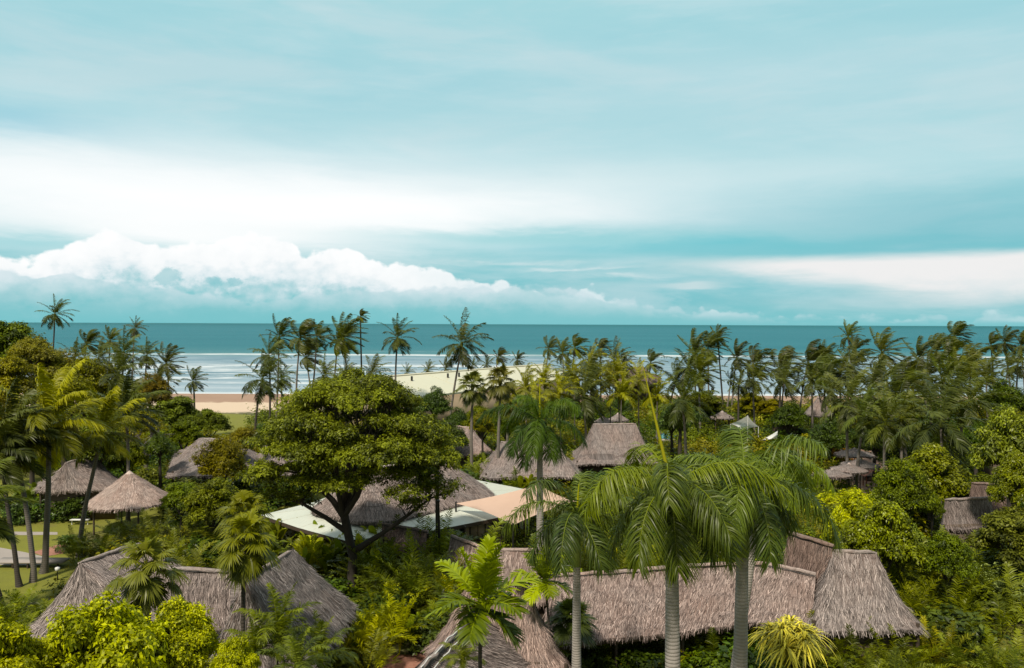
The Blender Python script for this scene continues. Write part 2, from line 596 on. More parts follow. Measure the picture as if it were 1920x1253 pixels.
T_COCO = trunk_mat('coconut_bark', (0.10, 0.085, 0.070), (0.25, 0.22, 0.19), 7, 0.4)
T_DARK = trunk_mat('dark_palm_bark', (0.035, 0.028, 0.022), (0.09, 0.075, 0.06), 7, 0.4)
T_ROYAL = trunk_mat('royal_bark', (0.21, 0.185, 0.165), (0.44, 0.40, 0.37), 10, 0.22)
T_BARK = trunk_mat('tree_bark', (0.020, 0.016, 0.012), (0.07, 0.055, 0.042), 0.3, 0.1)
T_SHAFT = plain('crownshaft', (0.13, 0.17, 0.022), 0.4, 1.5, 0.4, 0.1)
THATCH = thatch_mat('thatch', (0.070, 0.060, 0.056), (0.245, 0.213, 0.202), (0.49, 0.435, 0.41))
THATCH_P = thatch_mat('thatch_pink', (0.080, 0.061, 0.055), (0.29, 0.232, 0.212), (0.56, 0.465, 0.425))
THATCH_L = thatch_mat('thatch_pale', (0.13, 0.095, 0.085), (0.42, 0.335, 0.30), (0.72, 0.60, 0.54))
THATCH_D = thatch_mat('thatch_dark', (0.045, 0.034, 0.030), (0.165, 0.125, 0.110), (0.33, 0.26, 0.23))
WOOD = plain('dark_wood', (0.060, 0.042, 0.030), 0.7)
WALLM = plain('cream_wall', (0.40, 0.31, 0.21), 0.8, 1.0, 0.12)
BROWNWALL = plain('brown_wall', (0.09, 0.065, 0.045), 0.8)
CABLE = plain('cable', (0.7, 0.7, 0.68), 0.5)
GLASS = plain('window_glass', (0.02, 0.03, 0.03), 0.08, 2, 0.2, 0.02, spec=0.8)
BLACKM = plain('black_metal', (0.015, 0.015, 0.015), 0.4)


# ------------------------------------------------------------------ plant prototypes
Z3 = np.array([0.0, 0, -1.0])


def frond(m, rng, az, el, L, droop, wind, nl, lw, ll, fwd=0.45, vee=0.35, ldroop=0.5, t0=0.14, segs=2, tint=(0.2, 0.9), o=(0, 0, 0), plume=0.0, rw=0.035, lwind=0.5):
    n = 14
    d = np.array([math.cos(el) * math.sin(az), math.cos(el) * math.cos(az), math.sin(el)])
    hz = np.array([math.sin(az), math.cos(az), 0.0])
    p = np.array(o, float)
    pts, ds = [p.copy()], [d.copy()]
    wv = np.array(wind, float)
    for i in range(n):
        s = (i + 1) / n
        d = d + (Z3 * droop * (0.35 + s) + wv * s * 1.1) / n
        d = nrm(d)
        p = p + d * L / n
        pts.append(p.copy())
        ds.append(d.copy())
    pts, ds = np.array(pts), np.array(ds)
    side0 = nrm(np.cross(hz, [0, 0, 1.0]))
    side = nrm(side0[None] - ds * (ds @ side0)[:, None])
    tv = np.linspace(0, 1, n + 1)
    rr = np.interp(tv, [0, 1], [rw, rw * 0.2])
    tube(m, pts, rr, 3, 0.75, cap=False)
    t = np.repeat(np.linspace(t0, 0.995, nl), 2)
    sg = np.tile([1.0, -1.0], nl)
    t = np.clip(t + rng.normal(0, 0.004, len(t)), t0, 1)
    ip = lambda A: np.stack([np.interp(t, tv, A[:, k]) for k in range(3)], 1)
    b, dd, sd = ip(pts), nrm(ip(ds)), nrm(ip(side))
    up = nrm(np.cross(sd, dd))
    fa = fwd + 0.5 * t ** 2
    ve = vee + rng.normal(0, 0.10 + plume, len(t))
    ld = nrm(sd * sg[:, None] * np.cos(fa)[:, None] + dd * np.sin(fa)[:, None] + up * ve[:, None] + rng.normal(0, 0.05, (len(t), 3)))
    prof = np.sin(np.pi * np.clip(0.12 + 0.80 * (t - t0) / (1 - t0), 0, 1)) ** 0.7
    Ls = ll * prof * rng.uniform(0.85, 1.12, len(t)) * np.where(rng.random(len(t)) < 0.07, rng.uniform(0.15, 0.7, len(t)), 1.0)
    gv = (Z3 * ldroop)[None] * rng.uniform(0.7, 1.3, (len(t), 1)) + wv[None] * lwind
    wdir = nrm(np.cross(ld, up))
    rot = rng.normal(0, 0.35, len(t))[:, None]
    wdir = nrm(wdir * np.cos(rot) + up * np.sin(rot))
    tt = np.clip(rng.uniform(tint[0], tint[1]) + rng.normal(0, 0.06, len(t)), 0, 0.92)
    strips(m, b, ld, wdir, Ls, np.full(len(t), lw) * rng.uniform(0.8, 1.2, len(t)), gv, segs, tt)


def crown_palm(seed, nf=22, L=4.2, wind=0.0, top=82, bot=-50, droop=0.9, nl=36, lw=0.075, ll=0.85, mat=None, old=0.1, **kw):
    rng = np.random.default_rng(seed)
    m = MB()
    az0 = rng.uniform(0, 6.28)
    for i in range(nf):
        s = i / (nf - 1)
        el = math.radians(top + (bot - top) * s ** 1.1 + rng.normal(0, 5))
        az = az0 + i * 2.39996 + rng.normal(0, 0.12)
        le = L * (0.72 + 0.28 * math.sin(math.pi * min(1, 0.25 + s))) * rng.uniform(0.9, 1.08)
        w = (wind * rng.uniform(0.7, 1.25), wind * 0.15, 0.05 * wind)
        old_f = s > 0.9 and rng.random() < old * 4
        frond(m, rng, az, el, le, droop * rng.uniform(0.75, 1.2), w, nl, lw, ll, tint=(0.97, 0.97) if old_f else (0.12, 0.85 - 0.4 * s), **kw)
    # fibrous heart
    P = [(0, 0, -0.45), (0, 0, -0.1), (0, 0, 0.3)]
    tube(m, P, [0.16, 0.24, 0.10], 6, 0.6)
    return m.mesh('crown', mat)


def fan_palm(seed, nf=26, R=1.0, pet=1.3, mat=None, droop=1.0, top=85, bot=-65):
    rng = np.random.default_rng(seed)
    m = MB()
    for i in range(nf):
        s = i / (nf - 1)
        el = math.radians(top + (bot - top) * s)
        az = i * 2.39996 + rng.normal(0, 0.2)
        hz = np.array([math.sin(az), math.cos(az), 0])
        d = hz * math.cos(el) + np.array([0, 0, math.sin(el)])
        pl = pet * rng.uniform(0.75, 1.15)
        mid = d * pl * 0.55 + np.array([0, 0, 0.05])
        end = d * pl + Z3 * 0.18 * pl
        tube(m, [(0, 0, 0), mid, end], [0.03, 0.02, 0.015], 3, 0.9, cap=False)
        d2 = nrm(end - mid)
        sd = nrm(np.cross(hz, [0, 0, 1.0]))
        up = np.cross(sd, d2)
        n = 34
        a = np.linspace(-2.3, 2.3, n)
        ld = nrm(d2 * np.cos(a)[:, None] + sd * np.sin(a)[:, None] + up * 0.12)
        Ls = R * (1.0 - 0.10 * np.abs(a)) * rng.uniform(0.93, 1.05, n)
        wd = nrm(np.cross(ld, up) + rng.normal(0, 0.22, (n, 3)))
        strips(m, np.repeat(end[None], n, 0), ld, wd, Ls, np.full(n, R * 0.125), np.repeat(Z3[None] * 0.45 * droop, n, 0) * rng.uniform(0.6, 1.4, (n, 1)), 3,
               np.clip(0.85 - 0.55 * s + rng.normal(0, 0.09, n), 0, 0.95), tipw=0.08, w0=0.35)
    m2 = tube(m, [(0, 0, -0.6), (0, 0, -0.1), (0, 0, 0.2)], [0.16, 0.24, 0.1], 6, 0.3)
    return m.mesh('crown', mat)


def areca(seed, nf=20, L=2.4, mat=None, ll=0.50, lw=0.055, nl=26, spread=0.5, stems=7, droop=1.15, h=0.5):
    """clump of arching feather fronds rising from the ground"""
    rng = np.random.default_rng(seed)
    m = MB()
    for k in range(stems):
        o = np.array([rng.normal(0, spread), rng.normal(0, spread), 0])
        hh = h * rng.uniform(0.5, 1.8)
        topp = o + np.array([o[0] * 0.35, o[1] * 0.35, hh])
        tube(m, [o, topp], [0.045, 0.03], 4, 0.95, cap=False)
        k2 = max(3, nf // stems + int(rng.integers(0, 2)))
        a0 = math.atan2(o[0], o[1])
        for i in range(k2):
            az = a0 + i * 2.4 + rng.normal(0, 0.4)
            frond(m, rng, az, math.radians(rng.uniform(38, 84)), L * rng.uniform(0.7, 1.1), droop * rng.uniform(0.7, 1.3), (0.10, 0, 0), nl, lw, ll,
                  fwd=0.5, vee=0.45, ldroop=0.40, t0=0.2, tint=(0.15, 0.85), o=topp, rw=0.02)
    return m.mesh('foliage', mat)


def cycad(seed, nf=40, L=1.5, mat=None):
    rng = np.random.default_rng(seed)
    m = MB()
    for i in range(nf):
        s = i / (nf - 1)
        frond(m, rng, i * 2.4, math.radians(78 - 75 * s), L * rng.uniform(0.9, 1.1), 0.7, (0, 0, 0), 30, 0.035, 0.24, fwd=0.35, vee=0.25, ldroop=0.1, t0=0.1,
              tint=(0.1, 0.5) if s > 0.35 else (0.7, 0.9), o=(0, 0, 0.7), rw=0.015)
    tube(m, [(0, 0, 0), (0, 0, 0.8)], [0.22, 0.2], 6, 0.1)
    return m.mesh('foliage', mat)


def blade_bush(seed, n=130, L=1.1, mat=None, wd=0.07, heads=9, R=0.9):
    """pandanus: heads of long strap leaves"""
    rng = np.random.default_rng(seed)
    m = MB()
    for h in range(heads):
        a = h * 2.4
        r = R * math.sqrt(h / heads)
        o = np.array([r * math.sin(a), r * math.cos(a), 1.55 - 0.65 * (r / R) ** 2 * R + rng.normal(0, 0.08)])
        tube(m, [(0, 0, 0), o * [0.6, 0.6, 0.5], o], [0.07, 0.06, 0.05], 4, 0.05, cap=False)
        k = n // 2
        az = rng.uniform(0, 6.28, k)
        el = np.radians(rng.uniform(-5, 85, k))
        d = np.stack([np.cos(el) * np.sin(az), np.cos(el) * np.cos(az), np.sin(el)], 1)
        sd = nrm(np.cross(d, [0, 0, 1.0]))
        strips(m, np.repeat(o[None], k, 0), d, sd, L * rng.uniform(0.6, 1.1, k), np.full(k, wd), np.repeat(Z3[None] * 0.75, k, 0), 4, rng.uniform(0.0, 1.0, k) ** 0.7, tipw=0.1, w0=0.8)
    return m.mesh('foliage', mat)


def banana(seed, n=11, L=1.7, mat=None, wd=0.42, stems=4):
    """clump of broad paddle leaves"""
    rng = np.random.default_rng(seed)
    m = MB()
    for k in range(stems):
        o = np.array([rng.normal(0, 0.55), rng.normal(0, 0.55), 0])
        for i in range(n // 2 + 1):
            az = i * 2.4 + k
            el = math.radians(rng.uniform(45, 88))
            hz = np.array([math.sin(az), math.cos(az), 0])
            d = hz * math.cos(el) + np.array([0, 0, math.sin(el)])
            p = o + np.array([0, 0, rng.uniform(0.5, 1.3)])
            tube(m, [o, p + d * 0.3], [0.03, 0.02], 3, 0.8, cap=False)
            ns, pts = 9, []
            p = p + d * 0.3
            dr = rng.uniform(0.8, 1.8)
            for j in range(ns + 1):
                pts.append(p.copy())
                d = nrm(d + Z3 * dr * (0.3 + j / ns) / ns)
                p = p + d * L * 0.62 / ns
            pts = np.array(pts)
            sd = nrm(np.cross(hz, [0, 0, 1.0]))
            t = np.linspace(0, 1, ns + 1)
            w = wd * np.sin(np.pi * (0.06 + 0.92 * t)) ** 0.6 * 0.5
            tn = float(np.clip(rng.uniform(0.2, 0.9), 0, 0.92))
            for sg in (1, -1):
                e = pts + sd * (w * sg)[:, None] + np.array([0, 0, 0.10]) * (w / wd * 2)[:, None]
                e = e + rng.normal(0, 0.012, e.shape)
                V = np.stack([pts, e], 1).reshape(-1, 3)
                kk = np.arange(ns) * 2
                m.add(V, np.stack([kk, kk + 1, kk + 3, kk + 2], -1), np.clip(tn + rng.normal(0, 0.05, ns), 0, 0.92))
    return m.mesh('foliage', mat)


def clump(m, rng, c, R, twigs, per, size, aspect=0.5, up=0.55, cover=(-0.55, 1.0), tb=0.5, tv=0.22, fill=0.25):
    """ellipsoid of twig rosettes"""
    c, R = np.asarray(c, float), np.asarray(R, float)
    z = rng.uniform(cover[0], cover[1], twigs)
    a = rng.uniform(0, 2 * np.pi, twigs)
    r = np.sqrt(np.clip(1 - z * z, 0, 1))
    dirs = np.stack([r * np.cos(a), r * np.sin(a), z], 1)
    ph = rng.uniform(0, 6.28, 6)
    bumpf = 1 + 0.15 * (np.sin(dirs[:, 0] * 4 + ph[0]) + np.sin(dirs[:, 1] * 5 + ph[1]) + np.sin(dirs[:, 2] * 6 + ph[2])) + 0.09 * (np.sin(dirs[:, 0] * 13 + ph[3]) + np.sin(dirs[:, 1] * 15 + ph[4]))
    bumpf = np.where(rng.random(twigs) < 0.10, bumpf * rng.uniform(1.08, 1.38, twigs), bumpf)
    rad = np.where(rng.random(twigs) < fill, rng.uniform(0.35, 0.85, twigs), rng.uniform(0.86, 1.06, twigs)) * bumpf
    tp = c + dirs * R * rad[:, None]
    tp = np.repeat(tp, per, 0)
    dn = np.repeat(nrm(dirs / R), per, 0)
    n = twigs * per
    rd = nrm(rng.normal(0, 1, (n, 3)))
    nr = nrm(dn * 0.5 + np.array([0, 0, up]) + rd * 0.55)
    dr = nrm(rng.normal(0, 1, (n, 3)) + dn * 0.5 + Z3 * 0.25)
    ttw = np.repeat(np.clip(rng.normal(tb, tv, twigs), 0, 0.92), per)
    tt = np.clip(ttw + rng.normal(0, 0.08, n), 0, 0.92)
    leaves(m, tp + rng.normal(0, size * 0.35, (n, 3)), nr, dr, size * np.repeat(rng.uniform(0.7, 1.25, twigs), per) * rng.uniform(0.6, 1.3, n), size * aspect * rng.uniform(0.8, 1.2, n), tt)


def bush(seed, mat, twigs=420, per=7, size=0.20, lobes=7, aspect=0.5, flat=0.8, **kw):
    """rounded shrub about 2 m wide and 2 m tall, standing on z = 0"""
    rng = np.random.default_rng(seed)
    m = MB()
    for i in range(lobes):
        a = i * 2.4 + rng.uniform(0, 1)
        r = 0.62 * math.sqrt(i / lobes) * rng.uniform(0.8, 1.2)
        R = rng.uniform(0.42, 0.66)
        zc = rng.uniform(0.75, 1.55) - r * 0.55
        clump(m, rng, (r * math.cos(a), r * math.sin(a), zc), (R, R, R * flat), twigs // lobes, per, size, aspect, **kw)
    # lower skirt of leaves down to the ground
    clump(m, rng, (0, 0, 0.55), (0.95, 0.95, 0.6), twigs // 4, per, size, aspect, tb=kw.get('tb', 0.5) - 0.1)
    for i in range(6):
        a = i * 1.05
        tube(m, [(0, 0, 0), (0.25 * math.cos(a), 0.25 * math.sin(a), 0.6), (0.5 * math.cos(a), 0.5 * math.sin(a), 1.2)], [0.03, 0.02, 0.01], 3, 0.0, cap=False)
    return m.mesh('foliage', mat)


def tree_proto(seed, mat, bark, H=8.0, R=3.2, ncl=16, twigs=170, per=7, size=0.24, flat=0.55, crown0=0.45, trunk_r=0.22, lean=0.0, layered=False, open_=0.0, aspect=0.5, fork=0.35, cl=0.34, gnarl=0.25):
    rng = np.random.default_rng(seed)
    tm, cm = MB(), MB()
    fz = H * fork
    tp = [np.array([lean * fz * s + rng.normal(0, 0.05 * trunk_r), rng.normal(0, 0.3 * trunk_r) * s, fz * s]) for s in np.linspace(0, 1, 6)]
    tube(tm, tp, np.linspace(trunk_r * 1.25, trunk_r * 0.85, 6), 8, 0.5)
    top = tp[-1]
    nmain = 5
    cents = []
    for i in range(ncl):
        a = i * 2.39996 + rng.uniform(-0.3, 0.3)
        q = math.sqrt((i + 0.5) / ncl)
        r = R * (1 - cl * 0.9) * q * rng.uniform(0.85, 1.08)
        zc = H * (crown0 + (1 - crown0) * (1 - 0.72 * q * q) * rng.uniform(0.72, 1.0)) - R * cl * flat
        if layered and rng.random() < 0.45:
            zc = H * rng.uniform(crown0, crown0 + 0.28)
        cents.append(np.array([top[0] + r * math.cos(a), top[1] + r * math.sin(a), zc]))
    mains = []
    for i in range(nmain):
        a = i * 2 * math.pi / nmain + rng.uniform(-0.3, 0.3)
        e = top + np.array([math.cos(a) * R * 0.34, math.sin(a) * R * 0.34, H * (0.16 + 0.12 * rng.random())])
        midp = (top + e) / 2 + rng.normal(0, gnarl * R * 0.12, 3)
        tube(tm, [top - np.array([0, 0, 0.15]), midp, e], [trunk_r * 0.7, trunk_r * 0.5, trunk_r * 0.38], 6, 0.5, cap=False)
        mains.append(e)
    for c in cents:
        b = min(mains, key=lambda e: np.linalg.norm((e - c)[:2]) + rng.random() * R * 0.2)
        m1 = b + (c - b) * 0.4 + rng.normal(0, gnarl * R * 0.12, 3)
        m2 = b + (c - b) * 0.75 + rng.normal(0, gnarl * R * 0.10, 3)
        tube(tm, [b, m1, m2, c], [trunk_r * 0.36, trunk_r * 0.24, trunk_r * 0.16, trunk_r * 0.08], 5, 0.5, cap=False)
        for k in range(4):
            e = c + nrm(rng.normal(0, 1, 3) + np.array([0, 0, 0.3])) * R * cl * 0.8 * np.array([1, 1, flat])
            tube(tm, [m2, (m2 + e) / 2 + rng.normal(0, 0.06 * R * cl, 3), e], [trunk_r * 0.13, trunk_r * 0.08, trunk_r * 0.03], 3, 0.5, cap=False)
        rc = R * cl * rng.uniform(0.55, 1.3)
        if rng.random() >= open_:
            clump(cm, rng, c, (rc, rc, rc * flat), twigs, per, size, aspect, cover=(-0.35, 1.0), tb=rng.uniform(0.22, 0.72))
    return tm.mesh('trunk', bark), cm.mesh('crown', mat)


# palm crowns -----------------------------------------------------
P_WIND = [crown_palm(10 + i, nf=23, L=4.5, wind=w, droop=0.95, mat=L_COCO, ldroop=0.4, lwind=0.4, lw=0.12, ll=0.80) for i, w in enumerate((2.7, 2.1, 3.1, 1.6))]
P_BREEZE = [crown_palm(20 + i, nf=21, L=4.7, wind=w, droop=1.25, mat=L_COCO, ldroop=0.6, lw=0.115, ll=0.95) for i, w in enumerate((0.55, 0.8, 0.45))]
P_YELLOW = [crown_palm(30 + i, nf=19, L=3.6, lw=0.10, wind=0.25, droop=2.1, top=84, bot=5, mat=L_COCO_Y, ldroop=0.7, nl=34, ll=0.65) for i in range(3)]
P_BIG = [crown_palm(40 + i, nf=17, L=5.0, wind=0.7, droop=1.25, mat=L_COCO_Y, ldroop=0.8, nl=80, lw=0.095, ll=1.05, segs=3, bot=-30) for i in range(2)]
P_BIG_O = [crown_palm(50 + i, nf=20, L=4.8, wind=0.9, droop=1.15, mat=L_COCO, ldroop=0.75, nl=70, lw=0.10, ll=1.0, segs=3, bot=-30) for i in range(2)]
ROY = dict(nf=14, L=3.7, droop=2.7, nl=130, lw=0.038, ll=0.72, segs=3, vee=0.15, plume=0.35, ldroop=0.8, fwd=0.35, rw=0.04, t0=0.12, top=64, bot=-22, old=0.0)
P_ROYAL = [crown_palm(60, wind=0.45, mat=L_ROYAL, **ROY), crown_palm(61, wind=0.55, mat=L_ROYAL, **ROY), crown_palm(62, wind=0.5, mat=L_ROYAL_Y, **ROY),
           crown_palm(63, wind=0.35, mat=L_ROYAL, **ROY), crown_palm(64, wind=0.3, mat=L_ROYAL_D, **ROY)]
P_ARECA = [crown_palm(66 + i, nf=17, L=2.3, wind=0.12, droop=1.7, top=84, bot=8, nl=34, lw=0.055, ll=0.5, mat=L_ARECA, segs=3, vee=0.3, ldroop=0.5, fwd=0.45, rw=0.02) for i in range(2)]
P_FOX = [crown_palm(70 + i, nf=14, L=2.0, wind=0.15, droop=0.95, top=84, bot=-25, nl=34, lw=0.095, ll=0.74, mat=L_FOX, segs=3, vee=0.3, ldroop=0.35, fwd=0.5) for i in range(2)]
P_FAN = [fan_palm(80 + i, mat=L_FAN) for i in range(2)]
P_FAN_S = [fan_palm(84, nf=16, R=0.85, pet=0.7, mat=L_DARK, droop=0.5, bot=-30)]

# shrubs ----------------------------------------------------------
S = {
    'areca': ('feathery arching palm clump', [areca(100, mat=L_ARECA), areca(101, mat=L_ARECA, nf=26), areca(102, mat=L_ARECA, nf=24, L=2.7)], 2.6, 'palm clump'),
    'areca_yellow': ('yellow green feathery palm clump', [areca(103, mat=L_ARECA_Y, nf=24), areca(104, mat=L_ARECA_Y)], 2.6, 'palm clump'),
    'dark': ('dark green leafy shrub', [bush(110, L_DARK, size=0.22), bush(111, L_DARK, size=0.17, twigs=520)], 2.0, 'shrub'),
    'mid': ('mid green leafy shrub', [bush(112, L_MID), bush(113, L_MID, size=0.16, twigs=560), bush(114, L_MID, size=0.26, aspect=0.35)], 2.0, 'shrub'),
    'olive': ('olive green leafy shrub', [bush(115, L_OLIVE, size=0.17, twigs=520), bush(116, L_OLIVE)], 2.0, 'shrub'),
    'lime': ('bright lime green leafy shrub', [bush(117, L_LIME, size=0.21), bush(118, L_LIME, size=0.17, twigs=520)], 2.0, 'shrub'),
    'silver': ('silvery fine leaved shrub', [bush(119, L_SILVER, size=0.11, twigs=1000, aspect=0.4)], 2.0, 'shrub'),
    'glow': ('bright yellow leafy shrub', [bush(120, L_GLOW, size=0.2)], 2.0, 'shrub'),
    'banana': ('broad paddle leaved plant', [banana(121, mat=L_MID), banana(122, mat=L_MID, stems=5)], 2.4, 'plant'),
    'banana_lime': ('bright green broad leaved plant', [banana(123, mat=L_ARECA_Y, stems=5)], 2.4, 'plant'),
    'cycad': ('dark cycad with stiff spreading fronds', [cycad(124, mat=L_DARK)], 1.9, 'cycad'),
    'pandanus': ('yellow striped strap leaved pandanus bush', [blade_bush(125, mat=L_PANDAN)], 2.2, 'pandanus'),
}

T = {
    'olive': [tree_proto(200, L_OLIVE, T_BARK, twigs=230, size=0.20), tree_proto(201, L_OLIVE, T_BARK, twigs=230, size=0.20, flat=0.7)],
    'rust': [tree_proto(202, L_RUST, T_BARK, twigs=210, size=0.20)],
    'mid': [tree_proto(203, L_MID, T_BARK, ncl=26, twigs=140, size=0.23, cl=0.27), tree_proto(204, L_MID, T_BARK, ncl=32, twigs=110, size=0.27, cl=0.24)],
    'dark': [tree_proto(205, L_DARK, T_BARK, twigs=200, size=0.22, H=6, R=3, flat=0.8)],
    'lime': [tree_proto(206, L_LIME, T_BARK, H=6.5, R=3.8, ncl=46, twigs=130, per=8, size=0.20, cl=0.21, crown0=0.35, flat=0.5, aspect=0.55), tree_proto(207, L_LIME, T_BARK, H=7, R=3.4, ncl=34, twigs=130, per=7, size=0.24, cl=0.24, flat=0.5)],
    'leafy': [tree_proto(208, L_LEAFY, T_BARK, H=7, R=3.3, ncl=32, twigs=120, per=7, size=0.27, cl=0.25, crown0=0.4), tree_proto(209, L_LEAFY, T_BARK, H=7, R=3.3, ncl=36, twigs=110, per=7, size=0.24, cl=0.23, crown0=0.35)],
    'bare': [tree_proto(210, L_OLIVE, T_COCO, H=7, R=3.5, ncl=20, twigs=80, per=5, size=0.2, open_=0.55)],
}


# ------------------------------------------------------------------ ground, beach, sea, lawns, paths
def sheet(name, pts, z, mat, kind='structure'):
    me = bpy.data.meshes.new(name)
    me.from_pydata([(p[0], p[1], z) for p in pts], [], [list(range(len(pts)))])
    me.materials.append(mat)
    o = put(name, me)
    if me.polygons[0].normal.z < 0:
        me.flip_normals()
    o['kind'] = kind
    return o


def build_ground():
    m, p = new_mat('earth_and_sand')
    co, x, y, z = worldco()
    n = noise(co, 0.25, 6, 0.65)
    n2 = noise(co, 2.2, 6, 0.7)
    c = mixc(n2, (0.035, 0.030, 0.014), (0.10, 0.10, 0.020))
    c = mixc(sstep(n, 0.45, 0.62), c, (0.13, 0.13, 0.018))
    edge = y + (n - 0.5) * 14.0
    sand = mixc(n2, (0.50, 0.38, 0.27), (0.60, 0.47, 0.35))
    wet = mixc(noise(co, 0.12, 4, 0.6), (0.27, 0.165, 0.11), (0.34, 0.22, 0.15))
    c = mixc(sstep(edge, 158.0, 162.0), c, sand)
    c = mixc(sstep(edge, 181.0, 184.0), c, wet)
    c = mixc(sstep(y + (n - 0.5) * 40.0, 215.0, 235.0), c, (0.34, 0.30, 0.24))
    E.nt.links.new(c.k, p.inputs['Base Color'])
    p.inputs['Roughness'].default_value = 0.95
    bump(p, n2, 0.6, 0.08)
    xs = np.concatenate([[-60000, -8000, -2000, -600], np.linspace(-400, 400, 41), [600, 2000, 8000, 60000]])
    ys = np.concatenate([[-3000, -500, -100], np.linspace(-20, 170, 20), np.linspace(175, 260, 35), [300, 400, 800, 3000, 20000]])
    X, Y = np.meshgrid(xs, ys)
    Zr = np.interp(Y, [-1e5, 165, 200, 222, 260, 400, 1e5], [0, 0, -0.35, -0.75, -1.4, -2.4, -30])
    V = np.stack([X, Y, Zr], -1).reshape(-1, 3)
    nx, ny = len(xs), len(ys)
    j, i = np.meshgrid(np.arange(ny - 1), np.arange(nx - 1), indexing='ij')
    F = np.stack([j * nx + i, j * nx + i + 1, (j + 1) * nx + i + 1, (j + 1) * nx + i], -1).reshape(-1, 4)
    g = MB().add(V, F).build('ground', m, smooth=True)
    g['kind'] = 'structure'

    # the sea: a shallow reef flat near the beach, breakers at its rim, deep teal beyond
    m, p = new_mat('sea_water')
    co, x, y, z = worldco()
    lw = noise(comb(x * 0.004, y * 0.012, 0.0), 1.0, 4, 0.6)
    yy = y + (lw - 0.5) * 30.0
    rip = noise(comb(x * 0.03, y * 0.16, 0.0), 1.0, 6, 0.65)
    rip2 = noise(comb(x * 0.25, y * 0.7, 2.0), 1.0, 5, 0.6)
    shallow = mixc(sstep(rip, 0.38, 0.64), (0.13, 0.23, 0.29), (0.28, 0.37, 0.43))
    shallow = mixc(sstep(y, 205.0, 300.0), mixc(rip, (0.24, 0.33, 0.39), (0.34, 0.43, 0.50)), shallow)
    deep = mixc(noise(comb(x * 0.0016, y * 0.006, 1.0), 1.0, 6, 0.6), (0.014, 0.120, 0.158), (0.038, 0.182, 0.218))
    deep = mixc(sstep(y, 1500.0, 9000.0), deep, (0.012, 0.120, 0.142))
    mid = mixc(sstep(yy, 470.0, 640.0), (0.06, 0.19, 0.22), deep)
    c = mixc(sstep(yy, 425.0, 478.0), shallow, mid)
    # foam
    fn = noise(comb(x * 0.012, y * 0.09, 5.0), 1.0, 7, 0.72)
    brk = noise(comb(x * 0.006, 0.0, 8.0), 1.0, 5, 0.6)
    yb = y + (noise(comb(x * 0.02, y * 0.02, 3.0), 1.0, 4, 0.6) - 0.5) * 26.0
    dl = (yb - 472.0) / 11.0
    fb = noise(comb(x * 0.03, y * 0.12, 15.0), 1.0, 7, 0.75)
    line = E.op('POWER', 2.718, dl * dl * -1.0) * sstep(brk + (fb - 0.5) * 0.9, 0.32, 0.55)
    dl2 = (yb - 530.0) / 6.0
    line2 = E.op('POWER', 2.718, dl2 * dl2 * -1.0) * sstep(brk + (fb - 0.5) * 0.9, 0.56, 0.70)
    left = sstep(x, 60.0, -60.0)
    lstreak = sstep(x * -1.0 + 20.0 + (fn - 0.5) * 60, 0.0, 60.0)
    dl3 = (yb - 352.0) / 9.0
    line3 = E.op('POWER', 2.718, dl3 * dl3 * -1.0) * lstreak * sstep(fb, 0.38, 0.58)
    streaks = sstep(fn * 0.55 + fb * 0.45, 0.49, 0.58) * sstep(y, 212.0, 260.0) * (1.0 - sstep(y, 350.0, 372.0)) * (lstreak * 0.85 + 0.10)
    wash = sstep(y + (noise(comb(x * 0.02, 0.0, 1.0), 1.0, 4, 0.6) - 0.5) * 14.0, 216.0, 209.0) * 0.8
    foam = (line + line2 * 0.7 + line3 + streaks + wash + sstep(fn, 0.60, 0.72) * sstep(y, 380.0, 430.0) * (1.0 - sstep(y, 455.0, 475.0)) * 0.6).clamp()
    rock = sstep(noise(comb(x * 0.09, y * 0.10, 4.0), 1.0, 3, 0.5), 0.70, 0.74) * sstep(y, 250.0, 270.0) * (1.0 - sstep(y, 430.0, 445.0))
    c = mixc(rock * 0.55, c, (0.10, 0.12, 0.12))
    c = mixc(foam * 0.9, c, (0.70, 0.74, 0.76))
    E.nt.links.new(c.k, p.inputs['Base Color'])
    E.nt.links.new((foam * 0.3 + 0.55).k, p.inputs['Roughness'])
    p.inputs['Specular IOR Level'].default_value = 0.12
    p.inputs['IOR'].default_value = 1.33
    h = noise(comb(x * 0.35, y * 0.9, 0.0), 1.0, 6, 0.65)
    bump(p, h, 0.55, 1.6)
    xs = np.array([-90000, -20000, -4000, -1000, -300, 0, 300, 1000, 4000, 20000, 90000.0])
    ys = np.array([203.0, 260, 400, 700, 1500, 4000, 12000, 40000, 90000])
    X, Y = np.meshgrid(xs, ys)
    V = np.stack([X, Y, np.full_like(X, -0.5)], -1).reshape(-1, 3)
    nx, ny = len(xs), len(ys)
    j, i = np.meshgrid(np.arange(ny - 1), np.arange(nx - 1), indexing='ij')
    F = np.stack([j * nx + i, j * nx + i + 1, (j + 1) * nx + i + 1, (j + 1) * nx + i], -1).reshape(-1, 4)
    s = MB().add(V, F).build('sea', m)
    s['kind'] = 'structure'


build_ground()


